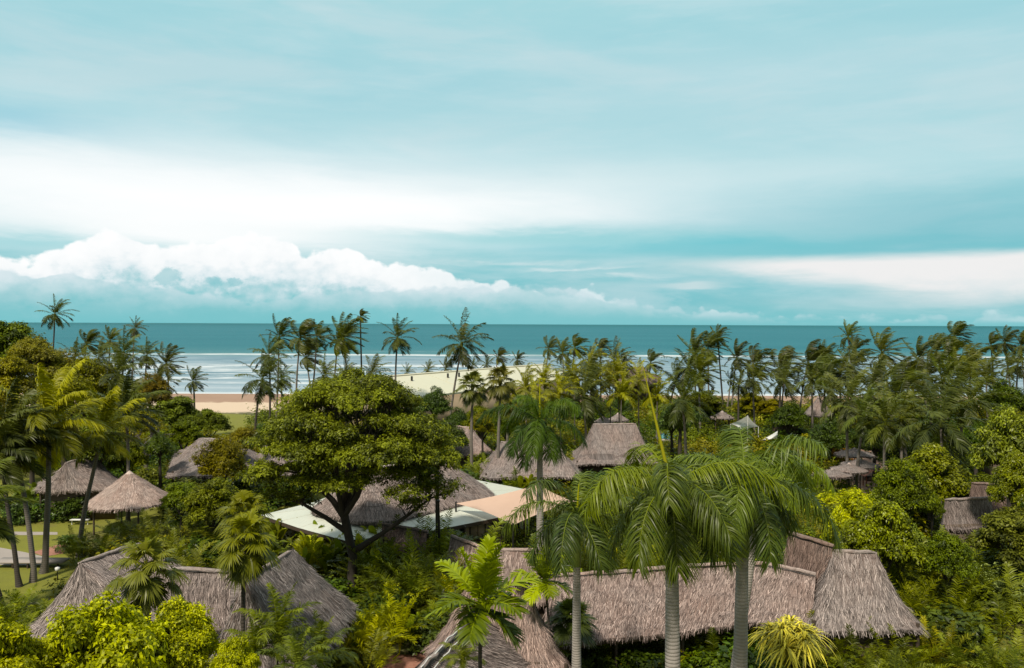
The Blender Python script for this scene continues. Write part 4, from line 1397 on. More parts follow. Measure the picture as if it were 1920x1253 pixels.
# ------------------------------------------------------------------ restaurant: thatch in a flat pale metal skirt, and walls
def build_restaurant():
    base = Vector((-8.5, 64.5, 0))
    t = empty('restaurant', base, 'large low restaurant with brown thatched roof set in a pale green metal skirt roof', 'building')
    rng = np.random.default_rng(5)
    eave = [G(577, 957, 3.75), G(690, 982, 3.65), G(732, 976, 3.6), G(932, 930, 3.6), Vector((-2.5, 71, 3.6)), Vector((-7.5, 72, 3.7)), Vector((-14.5, 68.5, 3.7))]
    eave = [p - base for p in eave]
    ridge = [Vector((-11.2, 62.6, 6.5)) - base, Vector((-6.0, 67.0, 6.5)) - base]
    B = resample(eave, 0.4, True)[:-1]
    for _ in range(6):
        B = [(B[i - 1] + B[i] * 2 + B[(i + 1) % len(B)]) / 4 for i in range(len(B))]
    B.append(B[0].copy())
    m = MB()
    P, u, L = loft(m, B, [near_on(p, ridge) for p in B], 12, -0.05, 0.3, rng, 0.04)
    P[-1] = P[0]
    straw(m, P, rng, 45, 0.5, 0.04)
    roof = m.build('thatched_roof', THATCH, t)
    cm = MB()
    tube(cm, resample(ridge, 0.4, False), 0.2, 8, 0.9)
    cm.build('ridge_cap', THATCH, roof)
    rm = MB()
    for q in (6, 9):
        tube(rm, P[:, q] + np.array([0, 0, 0.03]), 0.014, 4, 0.1, cap=False)
    rm.build('binding_rope', WOOD, roof)
    # skirt roof
    mt, p = new_mat('pale_metal_roof')
    co = objco()
    n = noise(co, 0.5, 6, 0.65)
    n2 = noise(co, 4.0, 5, 0.7)
    c = mixc(n, (0.42, 0.45, 0.38), (0.60, 0.61, 0.53))
    c = mixc(sstep(n2 * 0.6 + n * 0.4, 0.55, 0.72) * 0.5, c, (0.34, 0.33, 0.26))
    E.nt.links.new(c.k, p.inputs['Base Color'])
    p.inputs['Roughness'].default_value = 0.45
    w = E.nt.nodes.new('ShaderNodeTexWave')
    E.nt.links.new(co.k, w.inputs['Vector'])
    w.inputs['Scale'].default_value = 2.2
    w.bands_direction = 'DIAGONAL'
    bump(p, E(w.outputs['Fac']), 0.35, 0.05)
    out = [Vector(v) - base for v in [G(490, 966, 3.15), G(560, 990, 3.05), G(648, 1014, 3.0), G(796, 998, 3.05), G(943, 969, 3.1), (3.0, 66, 3.1), (1.5, 71, 3.2), (-5, 77, 3.2), (-13.5, 74, 3.2), G(589, 941, 3.3)]]
    inn = [Vector(v) - base for v in [(-15.0, 62.6, 3.55), (-12.8, 60.8, 3.5), (-10.6, 59.8, 3.45), (-8.2, 60.6, 3.45), (-3.2, 65.2, 3.5), (-2.5, 67, 3.5), (-3, 69, 3.5), (-7, 70.5, 3.5), (-12, 68.5, 3.5), (-14.6, 65, 3.55)]]
    sk = MB()
    nn = len(out)
    for i in range(nn):
        j = (i + 1) % nn
        sk.add([inn[i], out[i], out[j], inn[j]], [[0, 1, 2, 3]])
        dz = Vector((0, 0, -0.28))
    s = sk.build('skirt_roof', mt, t)
    sm = MB()
    for i in range(nn):
        j = (i + 1) % nn
        kk = max(2, int((out[j] - out[i]).length / 2.0))
        for q in range(kk):
            f = q / kk
            bar(sm, inn[i] + (inn[j] - inn[i]) * f + Vector((0, 0, 0.012)), out[i] + (out[j] - out[i]) * f + Vector((0, 0, 0.004)), 0.022)
    sm.build('roof_seams', mt, s)
    fb = MB()
    for i in range(nn):
        j = (i + 1) % nn
        a, b = out[i] - Vector((0, 0, 0.16)), out[j] - Vector((0, 0, 0.16))
        fb.add([a + Vector((0, 0, 0.15)), a - Vector((0, 0, 0.12)), b - Vector((0, 0, 0.12)), b + Vector((0, 0, 0.15))], [[0, 1, 2, 3]])
    fb.build('fascia', WOOD, s)
    # walls set back under the skirt
    c0 = Vector((0, 0, 0))
    wl = MB()
    foot = [Vector((p.x, p.y, 0)) * 0.86 for p in out]
    for i in range(nn):
        j = (i + 1) % nn
        d = foot[j] - foot[i]
        mid = (foot[i] + foot[j]) / 2
        box(wl, (mid.x, mid.y, 1.5), (d.length, 0.15, 3.0), math.atan2(d.y, d.x))
    wall = wl.build('wall', WALLM, t)
    for i in (3, 4, 2):
        a, b = foot[i], foot[(i + 1) % nn]
        d = (b - a)
        L = d.length
        d.normalize()
        nrml = Vector((d.y, -d.x, 0))
        ang = math.atan2(d.y, d.x)
        for k in range(int(L / 2.0)):
            q = a + d * (1.0 + 2.0 * k) + nrml * 0.10
            fm = MB()
            for dx, sx, dz, sz in ((-0.72, 0.09, 0, 1.3), (0.72, 0.09, 0, 1.3), (0, 0.06, 0, 1.2), (0, 1.53, 0.65, 0.09), (0, 1.53, -0.65, 0.09)):
                box(fm, (q.x + d.x * dx, q.y + d.y * dx, 1.95 + dz), (sx, 0.08, sz), ang)
            w = fm.build('window_frame', WOOD, wall)
            gmh = MB()
            box(gmh, (q.x, q.y, 1.95), (1.35, 0.03, 1.2), ang)
            gmh.build('window_pane', GLASS if k % 2 else WALLM, wall)
        for k in range(int(L / 3.0) + 1):
            q = a + d * (3.0 * k) + nrml * 1.2
            pm = MB()
            tube(pm, [(q.x, q.y, 0), (q.x, q.y, 3.0)], [0.09, 0.09], 8)
            pm.build('post', WOOD, t)


build_restaurant()


def fabric(name, a, b):
    m, p = new_mat(name)
    co = objco()
    E.nt.links.new(mixc(noise(co, 0.6, 5, 0.6), a, b).k, p.inputs['Base Color'])
    p.inputs['Roughness'].default_value = 0.7
    bump(p, noise(co, 0.7, 3, 0.5), 0.3, 0.1)
    tr = E.nt.nodes.new('ShaderNodeBsdfTranslucent')
    tr.inputs[0].default_value = tuple(b) + (1,)
    mx = E.nt.nodes.new('ShaderNodeMixShader')
    mx.inputs[0].default_value = 0.25
    E.nt.links.new(p.outputs[0], mx.inputs[1])
    E.nt.links.new(tr.outputs[0], mx.inputs[2])
    E.nt.links.new(mx.outputs[0], E.nt.nodes['Material Output'].inputs[0])
    return m


def sail_mesh(m, A, B, C, D, n=14, sag=0.5):
    """four cornered tensioned cloth"""
    s = np.linspace(0, 1, n + 1)
    S_, T_ = np.meshgrid(s, s, indexing='ij')
    A, B, C, D = [np.array(v, float) for v in (A, B, C, D)]
    S3, T3 = S_[..., None], T_[..., None]
    P = (A * (1 - S3) + B * S3) * (1 - T3) + (D * (1 - S3) + C * S3) * T3
    cen = (A + B + C + D) / 4
    e = 4 * S_ * (1 - S_) + 4 * T_ * (1 - T_) - 16 * S_ * (1 - S_) * T_ * (1 - T_)
    P += (cen - P) * (0.10 * e)[..., None]
    P[..., 2] -= sag * 4 * S_ * (1 - S_) * 4 * T_ * (1 - T_) * 0.25
    i, j = np.meshgrid(np.arange(n), np.arange(n), indexing='ij')
    k = lambda a, b: a * (n + 1) + b
    m.add(P.reshape(-1, 3), np.stack([k(i, j), k(i + 1, j), k(i + 1, j + 1), k(i, j + 1)], -1).reshape(-1, 4))


def build_sails():
    pts = [G(855, 944, 4.0), G(1012, 908, 5.6), G(1082, 940, 4.6), G(962, 985, 3.5)]
    base = Vector((pts[2].x, pts[2].y - 1, 0))
    t = empty('shade_sail', base, 'peach coloured shade sail stretched beside the restaurant terrace', 'shade sail')
    m = MB()
    sail_mesh(m, *[p - base for p in pts])
    m.build('sail_cloth', fabric('peach_cloth', (0.54, 0.37, 0.28), (0.66, 0.47, 0.37)), t, smooth=True)
    for p in pts:
        q = p - base
        pm = MB()
        tube(pm, [(q.x, q.y, 0), (q.x, q.y, q.z + 0.15)], [0.08, 0.07], 8)
        pm.build('mast', BLACKM, t)
    # terrace with rails under the sail
    a = G(985, 1050, 0.0)
    base = Vector((2.2, 57.5, 0))
    t = empty('terrace_deck', base, 'raised terrace deck with dark railing under the peach sail', 'deck')
    dm = MB()
    box(dm, (1.5, 1.0, 0.25), (8.0, 7.0, 0.5))
    dm.build('deck_floor', PAVE, t)
    for k in range(7):
        pm = MB()
        bar(pm, (-2.3 + 1.25 * k, -2.4, 0.5), (-2.3 + 1.25 * k, -2.4, 1.6), 0.07)
        pm.build('railing_post', BLACKM, t)
    for z in (0.95, 1.25, 1.58):
        pm = MB()
        bar(pm, (-2.35, -2.4, z), (5.3, -2.4, z), 0.05)
        pm.build('rail', plain('rail_metal', (0.35, 0.36, 0.37), 0.4) if z < 1.5 else WOOD, t)
    # white tent by the pool
    pts = [G(1370, 795, 3.3), G(1402, 779, 5.6), G(1422, 800, 3.6), G(1392, 806, 3.2)]
    base = Vector((pts[0].x + 2, pts[0].y - 3, 0))
    t = empty('canopy_tent', base, 'white peaked canopy tent among greenery right of centre', 'tent')
    wm = fabric('white_cloth', (0.72, 0.72, 0.70), (0.86, 0.86, 0.84))
    m = MB()
    P = [p - base for p in pts]
    sail_mesh(m, P[0], P[1], P[2], P[3], sag=-0.3)
    m.build('canopy', wm, t, smooth=True)
    m = MB()
    sail_mesh(m, P[0] + Vector((5, -6, -0.2)), P[1] + Vector((2.5, -5, -1.8)), P[2] + Vector((1, -5, -1)), P[3] + Vector((1, -5, -0.8)), sag=-0.2)
    m.build('canopy', wm, t, smooth=True)
    for p in P:
        pm = MB()
        tube(pm, [(p.x, p.y, 0), (p.x, p.y, p.z)], [0.05, 0.05], 8)
        pm.build('pole', plain('white_pole', (0.6, 0.6, 0.58)) if p is P[0] else bpy.data.materials['white_pole'], t)


build_sails()


def build_hall():
    r0, r1 = G(697, 709, 9.0), G(1021, 684, 9.0)
    d = (r1 - r0); d.z = 0; d.normalize()
    n = Vector((d.y, -d.x, 0))
    base = Vector(((r0.x + r1.x) / 2, (r0.y + r1.y) / 2, 0))
    t = empty('event_hall', base, 'long hall with pale cream metal roof behind the spreading tree', 'building')
    mt, p = new_mat('cream_metal_roof')
    co = objco()
    nn = noise(co, 0.12, 6, 0.6)
    c = mixc(nn, (0.50, 0.49, 0.36), (0.60, 0.58, 0.44))
    c = mixc(sstep(noise(co, 0.9, 6, 0.7), 0.58, 0.72) * 0.4, c, (0.36, 0.35, 0.27))
    E.nt.links.new(c.k, p.inputs['Base Color'])
    p.inputs['Roughness'].default_value = 0.5
    a, b = r0 - base, r1 - base
    dz = Vector((0, 0, -2.6))
    roof = MB()
    for s in (1, -1):
        e0, e1 = a + n * 9.7 * s + dz, b + n * 9.7 * s + dz
        m0, m1 = a + n * 4.6 * s + dz * 0.42, b + n * 4.6 * s + dz * 0.42
        roof.add([a, m0, m1, b, e0, e1], [[0, 1, 2, 3], [1, 4, 5, 2]])
        roof.add([e0, e1, e1 - Vector((0, 0, 0.3)), e0 - Vector((0, 0, 0.3))], [[0, 1, 2, 3]])
    ro = roof.build('roof', mt, t)
    seam = MB()
    L = (b - a).length
    k = int(L / 1.5)
    for i in range(5):
        q = a + (b - a) * (i / 4) + Vector((0, 0, 0.02))
        bar(seam, q, q + n * 4.6 + dz * 0.42, 0.04)
        bar(seam, q + n * 4.6 + dz * 0.42, q + n * 9.7 + dz, 0.04)
    seam.build('roof_seams', mt, ro)
    rc = MB()
    bar(rc, a - d * 0.1 + Vector((0, 0, 0.05)), b + d * 0.1 + Vector((0, 0, 0.05)), 0.3)
    rc.build('ridge_cap', mt, ro)
    vt = MB()
    for s in (0.12, 0.30, 0.36):
        q = a + (b - a) * s + n * 3.0 + dz * 0.28
        tube(vt, [q, q + Vector((0, 0, 0.8))], [0.18, 0.18], 8)
    vt.build('roof_vent', BLACKM, ro)
    w = MB()
    for s in (1, -1):
        mid = (a + b) / 2 + n * 9.1 * s
        box(w, (mid.x, mid.y, 3.15), (L - 0.6, 0.2, 6.2), math.atan2(d.y, d.x))
    for q in (a + d * 0.4, b - d * 0.4):
        w.add([q + n * 9.0 + Vector((0, 0, 6.2 - q.z)), q + n * 9 - Vector((0, 0, q.z)), q - n * 9 - Vector((0, 0, q.z)), q - n * 9 + Vector((0, 0, 6.2 - q.z))], [[0, 1, 2, 3]])
        w.add([q - Vector((0, 0, 0.15)), q + n * 9.0 + Vector((0, 0, 6.2 - q.z)), q + Vector((0, 0, 6.2 - q.z)), q - n * 9 + Vector((0, 0, 6.2 - q.z))], [[0, 1, 2, 3]])
    w.build('wall', WALLM, t)


build_hall()


def build_small():
    # pale cables along the porch ridge
    a, b = G(893, 1150, 5.0), G(778, 1266, 4.8)
    rng = np.random.default_rng(2)
    for k, lab in enumerate(('upper pale cable lying loosely along the porch roof ridge', 'lower pale cable drooping beside the porch roof ridge')):
        m = MB()
        s = np.linspace(0.04, 0.96, 16)[:, None]
        off = G(1012, 1212, 2.9) - a
        off.normalize()
        P = np.array(a) * (1 - s) + np.array(b) * s + np.array([0, 0, 0.20 - 0.05 * k]) + np.array(off) * (0.12 + 0.38 * k) + rng.normal(0, 0.035, (16, 3))
        tube(m, P - np.array(a), 0.022, 6)
        o = m.build('cable', CABLE, None)
        o.location = a
        tag(o, lab, 'cable', 'cables on the porch roof')
    # wall mast beside restaurant
    top = G(822, 940, 6.0)
    t = empty('lamp_mast', (top.x, top.y, 0), 'thin black mast standing in front of the restaurant roof', 'mast')
    m = MB()
    tube(m, [(0.15, 0, 0), (0, 0, 6.0)], [0.10, 0.08], 8)
    m.build('pole', BLACKM, t)
    m = MB()
    tube(m, [(0, 0, 5.95), (0, 0, 6.02), (0, 0, 6.1)], [0.11, 0.13, 0.05], 8)
    m.build('cap', BLACKM, t)
    for (x, y, z, lab) in ((1336, 727, 5.0, 'lamp post with dark lantern against the pale water'), (1651, 705, 4.5, 'small lamp post among the right hand palms'), (108, 1063, 0.9, 'low garden light beside the left lawn path')):
        p = G(x, y, z)
        t = empty('lamp_post' if z > 2 else 'garden_light', (p.x, p.y, 0), lab, 'lamp')
        m = MB()
        k = 1 if z > 2 else 0.5
        tube(m, [(0, 0, 0), (0, 0, z - 0.6 * k)], [0.09 * k, 0.07 * k], 8)
        m.build('pole', BLACKM, t)
        m = MB()
        tube(m, [(0, 0, z - 0.6 * k), (0, 0, z - 0.5 * k), (0, 0, z - 0.1 * k), (0, 0, z)], [0.12 * k, 0.3 * k, 0.34 * k, 0.06 * k], 8)
        m.build('lantern', BLACKM if z > 2 else CABLE, t)
    # little gabled box on legs by the terrace
    p = G(1633, 912, 0.0)
    t = empty('bird_house', p, 'little brown gabled shelter box on legs beside the terrace sunshades', 'bird house')
    rm = plain('red_wood', (0.22, 0.075, 0.045), 0.6)
    for sx in (-0.7, 0.7):
        for sy in (-0.4, 0.4):
            m = MB(); bar(m, (sx, sy, 0), (sx, sy, 1.25), 0.1); m.build('leg', rm, t)
    m = MB()
    m.add([(-1.0, -0.7, 1.2), (1.0, -0.7, 1.2), (1.0, 0.7, 1.2), (-1.0, 0.7, 1.2), (0, -0.7, 1.95), (0, 0.7, 1.95)], [[0, 4, 5, 3], [4, 1, 2, 5]])
    m.build('roof', rm, t)
    m = MB(); box(m, (0, 0, 0.85), (1.2, 0.7, 0.5)); m.build('box', WOOD, t)
    # wooden footbridge edge / bench at left path
    p = G(60, 1062, 0.0)
    t = empty('boardwalk', p, 'low grey boardwalk slab with short legs on the left lawn', 'boardwalk')
    m = MB(); box(m, (0, 0, 0.42), (5.0, 1.2, 0.12)); m.build('deck', PAVE, t)
    for k in range(5):
        m = MB(); bar(m, (-2.2 + 1.1 * k, -0.5, 0), (-2.2 + 1.1 * k, -0.5, 0.36), 0.12); m.build('leg', WOOD, t)
    # white ground marks seen near pavilion: a low bench
    p = G(150, 984, 0.0)
    t = empty('garden_bench', p, 'small pale bench on the lawn left of the pavilion', 'bench')
    m = MB(); box(m, (0, 0, 0.45), (1.6, 0.45, 0.06)); m.build('seat', CABLE, t)
    for k in (-0.7, 0.7):
        m = MB(); bar(m, (k, 0, 0), (k, 0, 0.42), 0.08); m.build('leg', CABLE, t)


build_small()


# ------------------------------------------------------------------ palms
prng = random.Random(7)
CG_ = 'coconut palms along the beach'


def palm(hub, D, base_px, mesh, label, scale=1.0, rad=(0.17, 0.11), bark=None, group='coconut palms along the beach', name='coconut_palm', cat='palm tree', rz=None, bend=0.0, smooth=True, tilt=(0, 0)):
    top = W(hub[0], hub[1], D)
    bx = W(base_px if base_px is not None else hub[0] + prng.uniform(-8, 8), 1000, D).x
    if group == CG_ and D > 125:
        bx += prng.uniform(-1.6, 1.6)
    base = Vector((bx, D, 0))
    t = empty(name, base, label, cat, group)
    d = top - base
    n = 12
    s = np.linspace(0, 1, n)[:, None]
    wv = np.array([[math.sin(prng.uniform(0, 6)) for _ in range(2)]])
    P = np.array(d) * s
    P[:, 0] = d.x * (s[:, 0] ** (1.3 + bend)) + 0.12 * np.sin(s[:, 0] * 5 + prng.uniform(0, 6)) * s[:, 0]
    P[:, 0] += d.x - P[-1, 0]
    P[0, 0] = 0
    r = np.interp(s[:, 0], [0, 0.08, 0.3, 1], [rad[0] * 1.6, rad[0] * 1.1, rad[0], rad[1]])
    m = MB()
    tube(m, P, r, 10, 0.5)
    m.build('trunk', bark or T_COCO, t, smooth=True)
    if group == CG_:
        scale *= prng.uniform(0.95, 1.18) if hub[0] > 1000 else prng.uniform(0.85, 1.05)
        tilt = (prng.uniform(-9, 9), prng.uniform(-4, 12))
    put('crown', mesh, t, d, (math.radians(tilt[0]), math.radians(tilt[1]), math.radians(prng.uniform(-28, 28)) if rz is None else rz), (scale, scale, scale * prng.uniform(0.92, 1.06)))
    return t


A, B_, Y_, BG, BO = P_WIND, P_BREEZE, P_YELLOW, P_BIG, P_BIG_O
CG = 'coconut palms along the beach'
coco = [
    # x, y(hub), D, base px, crown set, scale, label
    (103, 590, 150, 110, [B_[1]], 0.95, 'tallest coconut palm at far left, standing alone against the sky'),
    (253, 617, 185, 256, [B_[0]], 0.80, 'small dark coconut palm crossing the horizon left of the open sea'),
    (163, 645, 150, 168, A, 0.95, 'bushy coconut palm top just right of the tall lone left palm'),
    (207, 640, 160, 205, A, 0.90, 'bushy coconut palm top between the lone left palm and the small horizon palm'),
    (185, 672, 135, 190, B_, 0.9, 'coconut palm low behind the yellow green left trees'),
    (140, 672, 140, 140, B_, 0.9, 'coconut palm below and right of the lone left palm'),
    (232, 662, 130, 236, B_, 1.05, 'coconut palm directly below the small horizon palm'),
    (222, 702, 100, 226, [B_[2]], 1.0, 'dark coconut palm with upright fronds in the middle of the left grove'),
    (275, 668, 140, 278, B_, 0.95, 'coconut palm at the right shoulder of the left grove'),
    (312, 682, 140, 316, A, 0.95, 'rightmost coconut palm of the left grove beside the surf'),
    (296, 718, 120, 298, B_, 0.9, 'low coconut palm under the right shoulder of the left grove'),
    (362, 716, 124, 367, [A[1]], 0.62, 'thin leaning palm with small crown standing before the surf at left'),
    (492, 712, 108, 478, [B_[1]], 1.10, 'large coconut palm left above the spreading tree, by the sand'),
    (524, 633, 135, 528, A, 1.0, 'first tall coconut palm from the left in the beach row above the spreading tree'),
    (563, 634, 128, 568, A, 1.05, 'second tall coconut palm in the beach row above the spreading tree'),
    (594, 634, 138, 594, A, 0.95, 'third tall coconut palm in the beach row above the spreading tree'),
    (633, 641, 140, 636, A, 0.95, 'fourth tall coconut palm in the beach row, left of a close pair'),
    (644, 635, 134, 643, A, 1.0, 'fifth tall coconut palm in the beach row, right of a close pair'),
    (676, 594, 138, 676, [A[0]], 0.45, 'very thin tall palm with a tiny narrow crown above the horizon'),
    (745, 634, 122, 742, [B_[2]], 0.95, 'tall coconut palm with even round crown in front of the pale hall roof'),
    (866, 645, 112, 842, [B_[0]], 1.05, 'tall coconut palm leaning right, its long trunk crossing the pale hall roof'),
    (504, 668, 118, 506, B_, 0.9, 'coconut palm under the first of the tall beach row'),
    (574, 670, 150, 578, A, 0.85, 'shorter coconut palm between the trunks of the beach row'),
    (607, 706, 112, 606, B_, 0.85, 'low coconut palm behind the top of the spreading tree, left of centre'),
    (648, 706, 120, 650, B_, 0.8, 'low coconut palm behind the top of the spreading tree, under the thin palm'),
    (697, 702, 128, 698, B_, 0.85, 'low olive palm at the left gable of the pale hall'),
    (528, 712, 130, 530, B_, 0.8, 'low palm between the large left palm and the spreading tree'),
    (763, 700, 175, 764, B_, 0.62, 'first small palm top from the left behind the hall ridge'),
    (802, 695, 178, 803, B_, 0.62, 'second small palm top behind the hall ridge'),
    (836, 692, 180, 836, A, 0.60, 'third small palm top behind the hall ridge'),
    (886, 686, 182, 886, B_, 0.62, 'fourth small palm top behind the hall ridge'),
    (912, 684, 184, 912, B_, 0.6, 'fifth small palm top behind the hall ridge'),
    (934, 670, 180, 935, A, 0.75, 'windblown palm above the right part of the hall ridge'),
    (970, 675, 190, 970, A, 0.72, 'windblown palm above the far end of the hall ridge'),
    (1029, 655, 172, 1029, [A[1]], 0.75, 'thin windblown palm just right of the pale hall'),
    (1055, 662, 170, 1054, A, 0.78, 'second windblown palm right of the pale hall'),
    (1078, 653, 168, 1076, A, 0.85, 'third windblown palm right of the pale hall, the highest of its row'),
    (1105, 678, 165, 1106, B_, 0.72, 'low windblown palm in the row right of the hall'),
    (1125, 655, 170, 1124, [A[2]], 0.75, 'windblown palm with compact crown left of the dark shore hut'),
    (1152, 676, 150, 1150, B_, 0.95, 'spreading palm directly left of the dark shore hut'),
    (1168, 686, 150, 1170, B_, 0.75, 'low palm touching the dark shore hut'),
    (1064, 698, 150, 1064, B_, 0.75, 'low palm at the right corner of the pale hall'),
    (1220, 681, 165, 1218, [A[0]], 0.72, 'single windblown palm right of the dark shore hut'),
    (1268, 712, 130, 1266, B_, 0.9, 'low palm left of the group around the lamp post'),
    (1290, 690, 128, 1292, B_, 0.95, 'palm in front at the left of the central windblown group'),
    (1303, 664, 140, 1306, A, 0.95, 'tall windblown palm at the left of the central group'),
    (1327, 655, 148, 1322, A, 0.9, 'highest palm of the central windblown group'),
    (1312, 700, 125, 1311, A, 1.0, 'dense windblown palm low in the central group'),
    (1345, 634, 150, 1352, [A[1]], 0.68, 'very tall thin palm standing clear of the central group, its trunk before the pale water'),
    (1381, 672, 150, 1382, A, 0.85, 'windblown palm right of the very tall thin palm'),
    (1370, 712, 150, 1364, [A[1]], 0.40, 'small young palm below the very tall thin palm'),
    (1385, 722, 120, 1380, [B_[1]], 0.55, 'young palm with long low fronds before the pale water'),
    (1412, 684, 140, 1412, A, 1.0, 'first palm from the left of the dense right grove'),
    (1412, 712, 122, 1416, B_, 0.95, 'lower palm under the first of the right grove'),
    (1462, 690, 136, 1458, A, 0.95, 'second palm of the dense right grove with hanging fronds'),
    (1470, 714, 125, 1464, B_, 0.95, 'lower palm under the second of the right grove'),
    (1515, 682, 138, 1512, A, 1.05, 'broad windblown palm left of the conical shore shelter'),
    (1548, 680, 140, 1550, A, 0.95, 'windblown palm above the conical shore shelter'),
    (1522, 712, 122, 1524, B_, 0.95, 'lower palm beside the conical shore shelter'),
    (1590, 632, 152, 1584, A, 0.85, 'palm crossing the horizon left of the large swept palm'),
    (1604, 658, 145, 1608, A, 0.85, 'palm just under the horizon left of the large swept palm'),
    (1598, 690, 128, 1600, A, 1.0, 'dense palm mass under the horizon palm in the right grove'),
    (1654, 662, 130, 1652, [A[3]], 1.15, 'large swept palm with one long frond reaching left above the horizon'),
    (1640, 704, 150, 1640, A, 0.6, 'small palm under the large swept palm'),
    (1692, 694, 158, 1690, A, 0.6, 'small dark palm seen against the surf right of the large swept palm'),
    (1722, 672, 142, 1722, A, 0.95, 'bushy palm in the right grove, third from the highest one'),
    (1756, 660, 146, 1756, A, 0.95, 'bushy palm directly left of the highest palm of the right grove'),
    (1789, 632, 150, 1790, [A[2]], 0.80, 'highest windblown palm of the right grove'),
    (1780, 672, 138, 1782, A, 1.0, 'dense palm under the highest one of the right grove'),
    (1740, 705, 120, 1742, A, 1.0, 'broad palm low in the middle of the right grove'),
    (1820, 686, 128, 1822, A, 1.05, 'broad dark palm right of the highest palm'),
    (1850, 704, 118, 1850, A, 1.0, 'dark palm over the bright tree at the right'),
    (1858, 648, 160, 1852, [A[0]], 0.72, 'left of the three windblown palms at the right edge'),
    (1884, 643, 155, 1882, [A[1]], 0.80, 'middle of the three windblown palms at the right edge'),
    (1914, 648, 152, 1905, [A[2]], 0.80, 'right of the three windblown palms at the right edge'),
    (1908, 684, 135, 1905, B_, 0.8, 'lower palm at the right edge of the picture'),
    (1890, 690, 145, 1888, A, 0.75, 'lower palm under the three windblown ones at the right edge'),
    # nearer palms of the right grove
    (1590, 752, 88, 1590, B_, 1.0, 'olive palm with long fronds above the green hedge right of centre'),
    (1560, 735, 105, 1565, B_, 0.9, 'palm above the dark gap left of the olive palm'),
    (1632, 738, 100, 1636, B_, 1.0, 'palm with arching fronds in the middle of the right grove'),
    (1682, 742, 98, 1688, A, 1.0, 'broad palm behind the big low spreading one'),
    (1712, 738, 105, 1716, B_, 1.0, 'palm with hanging fronds behind the big low spreading one'),
    (1620, 778, 84, 1606, B_, 0.8, 'palm on a slim trunk that passes in front of the grey sunshades'),
    (1660, 792, 80, 1652, B_, 0.9, 'palm with slim dark trunk above the lime shrubs at right'),
    (1690, 785, 86, 1698, B_, 0.9, 'palm with drooping fronds over the shaded sunshade'),
    (1764, 790, 74, 1760, [B_[1]], 1.15, 'big low palm with widely spreading fronds at right'),
    (1822, 752, 92, 1824, B_, 1.05, 'palm between the big low one and the bright right tree'),
    (1800, 720, 108, 1802, A, 1.05, 'dense palm above the big low spreading one'),
    (1655, 722, 112, 1657, A, 0.95, 'dense dark palm in the heart of the right grove'),
    (1770, 712, 112, 1772, A, 1.0, 'palm under the dense palms left of the right edge group'),
    (1545, 705, 115, 1547, A, 0.95, 'palm directly above the conical shore shelter'),
    (1575, 700, 118, 1577, B_, 1.0, 'palm filling the grove right of the conical shelter'),
    (1700, 705, 125, 1702, A, 0.95, 'palm filling the grove under the bushy pair'),
    # middle distance
    (1110, 712, 112, 1112, B_, 0.95, 'dark dense palm behind the cycads'),
    (1095, 740, 106, 1096, B_, 1.05, 'dark green palm left of the cycads'),
    (938, 712, 82, 936, [P_FAN[0]], 1.0, 'slim dark fan palm in front of the pale hall roof'),
    (886, 722, 84, 887, [P_FAN[1]], 1.0, 'small fan palm beside the round tree before the pale hall'),
    (955, 745, 92, 953, [P_FAN[1]], 0.9, 'lower fan palm left of the yellow arching palms'),
    (1280, 752, 82, 1284, B_, 0.85, 'dark palm in the green mass behind the tall royal palm fronds'),
]
for i, (x, y, D, bx, setm, sc, lab) in enumerate(coco):
    fan = setm[0] in P_FAN or setm[0] in P_FAN_S
    palm((x, y), D, bx, setm[i % len(setm)], lab, sc, group='fan palms' if fan else CG, name='fan_palm' if fan else 'coconut_palm', rad=(0.17, 0.11), bend=prng.uniform(-0.2, 0.5),
         bark=T_DARK if (i % 3 == 0 and D > 100) else T_COCO)

yel = [
    (985, 728, 106, 'leftmost yellow arching palm behind the dark royal palm'), (1020, 716, 108, 'second yellow arching palm, behind the dark royal palm'), (1000, 752, 100, 'low yellow arching palm above the dark royal palm'),
    (1108, 690, 114, 'bright yellow palm top left of the dark shore hut'), (1158, 704, 112, 'yellow palm in front of the dark shore hut'), (1198, 716, 108, 'yellow arching palm right below the dark shore hut'),
    (1165, 742, 104, 'lower yellow arching palm above the cycads'), (1142, 722, 110, 'yellow arching palm between the dark palm and the shore hut'), (1048, 740, 104, 'yellow palm between the dark royal palm and the cycads'),
    (1232, 745, 106, 'olive yellow palm right of the cycads'), (1075, 715, 112, 'yellow green palm behind the dark dense palm'),
]
for i, (x, y, D, lab) in enumerate(yel):
    palm((x, y), D, x + 2, Y_[i % 3], lab, 1.05, group='yellow arching palms in the middle distance', name='arching_palm', rad=(0.10, 0.07))

near = [
    ((92, 800), 57, 82, BG[0], 1.05, 'biggest coconut palm at left with huge yellow tipped fronds', (0.20, 0.14), T_COCO, 0.2),
    ((192, 812), 61, 148, BG[1], 0.75, 'leaning coconut palm whose trunk passes just left of the pavilion', (0.17, 0.12), T_COCO, 0.3),
    ((20, 815), 55, 62, BO[0], 0.8, 'coconut palm leaning left with grey trunk at the left edge', (0.17, 0.12), T_COCO, 0.0),
    ((2, 850), 54, 36, BO[1], 0.85, 'coconut palm with dark trunk at the left edge', (0.15, 0.11), T_DARK, 0.0),
    ((236, 775), 72, 240, BO[0], 0.85, 'coconut palm with thin pale trunk behind the leaning one', (0.15, 0.11), T_COCO, 0.0),
    ((-60, 960), 47, 12, BO[1], 0.8, 'palm trunk cut by the left edge of the picture', (0.16, 0.12), T_DARK, 0.0),
]
for hub, D, bx, me, sc, lab, rad, bk, bend in near:
    palm(hub, D, bx, me, lab, sc, rad=rad, bark=bk, group='coconut palms on the left lawn', bend=bend)


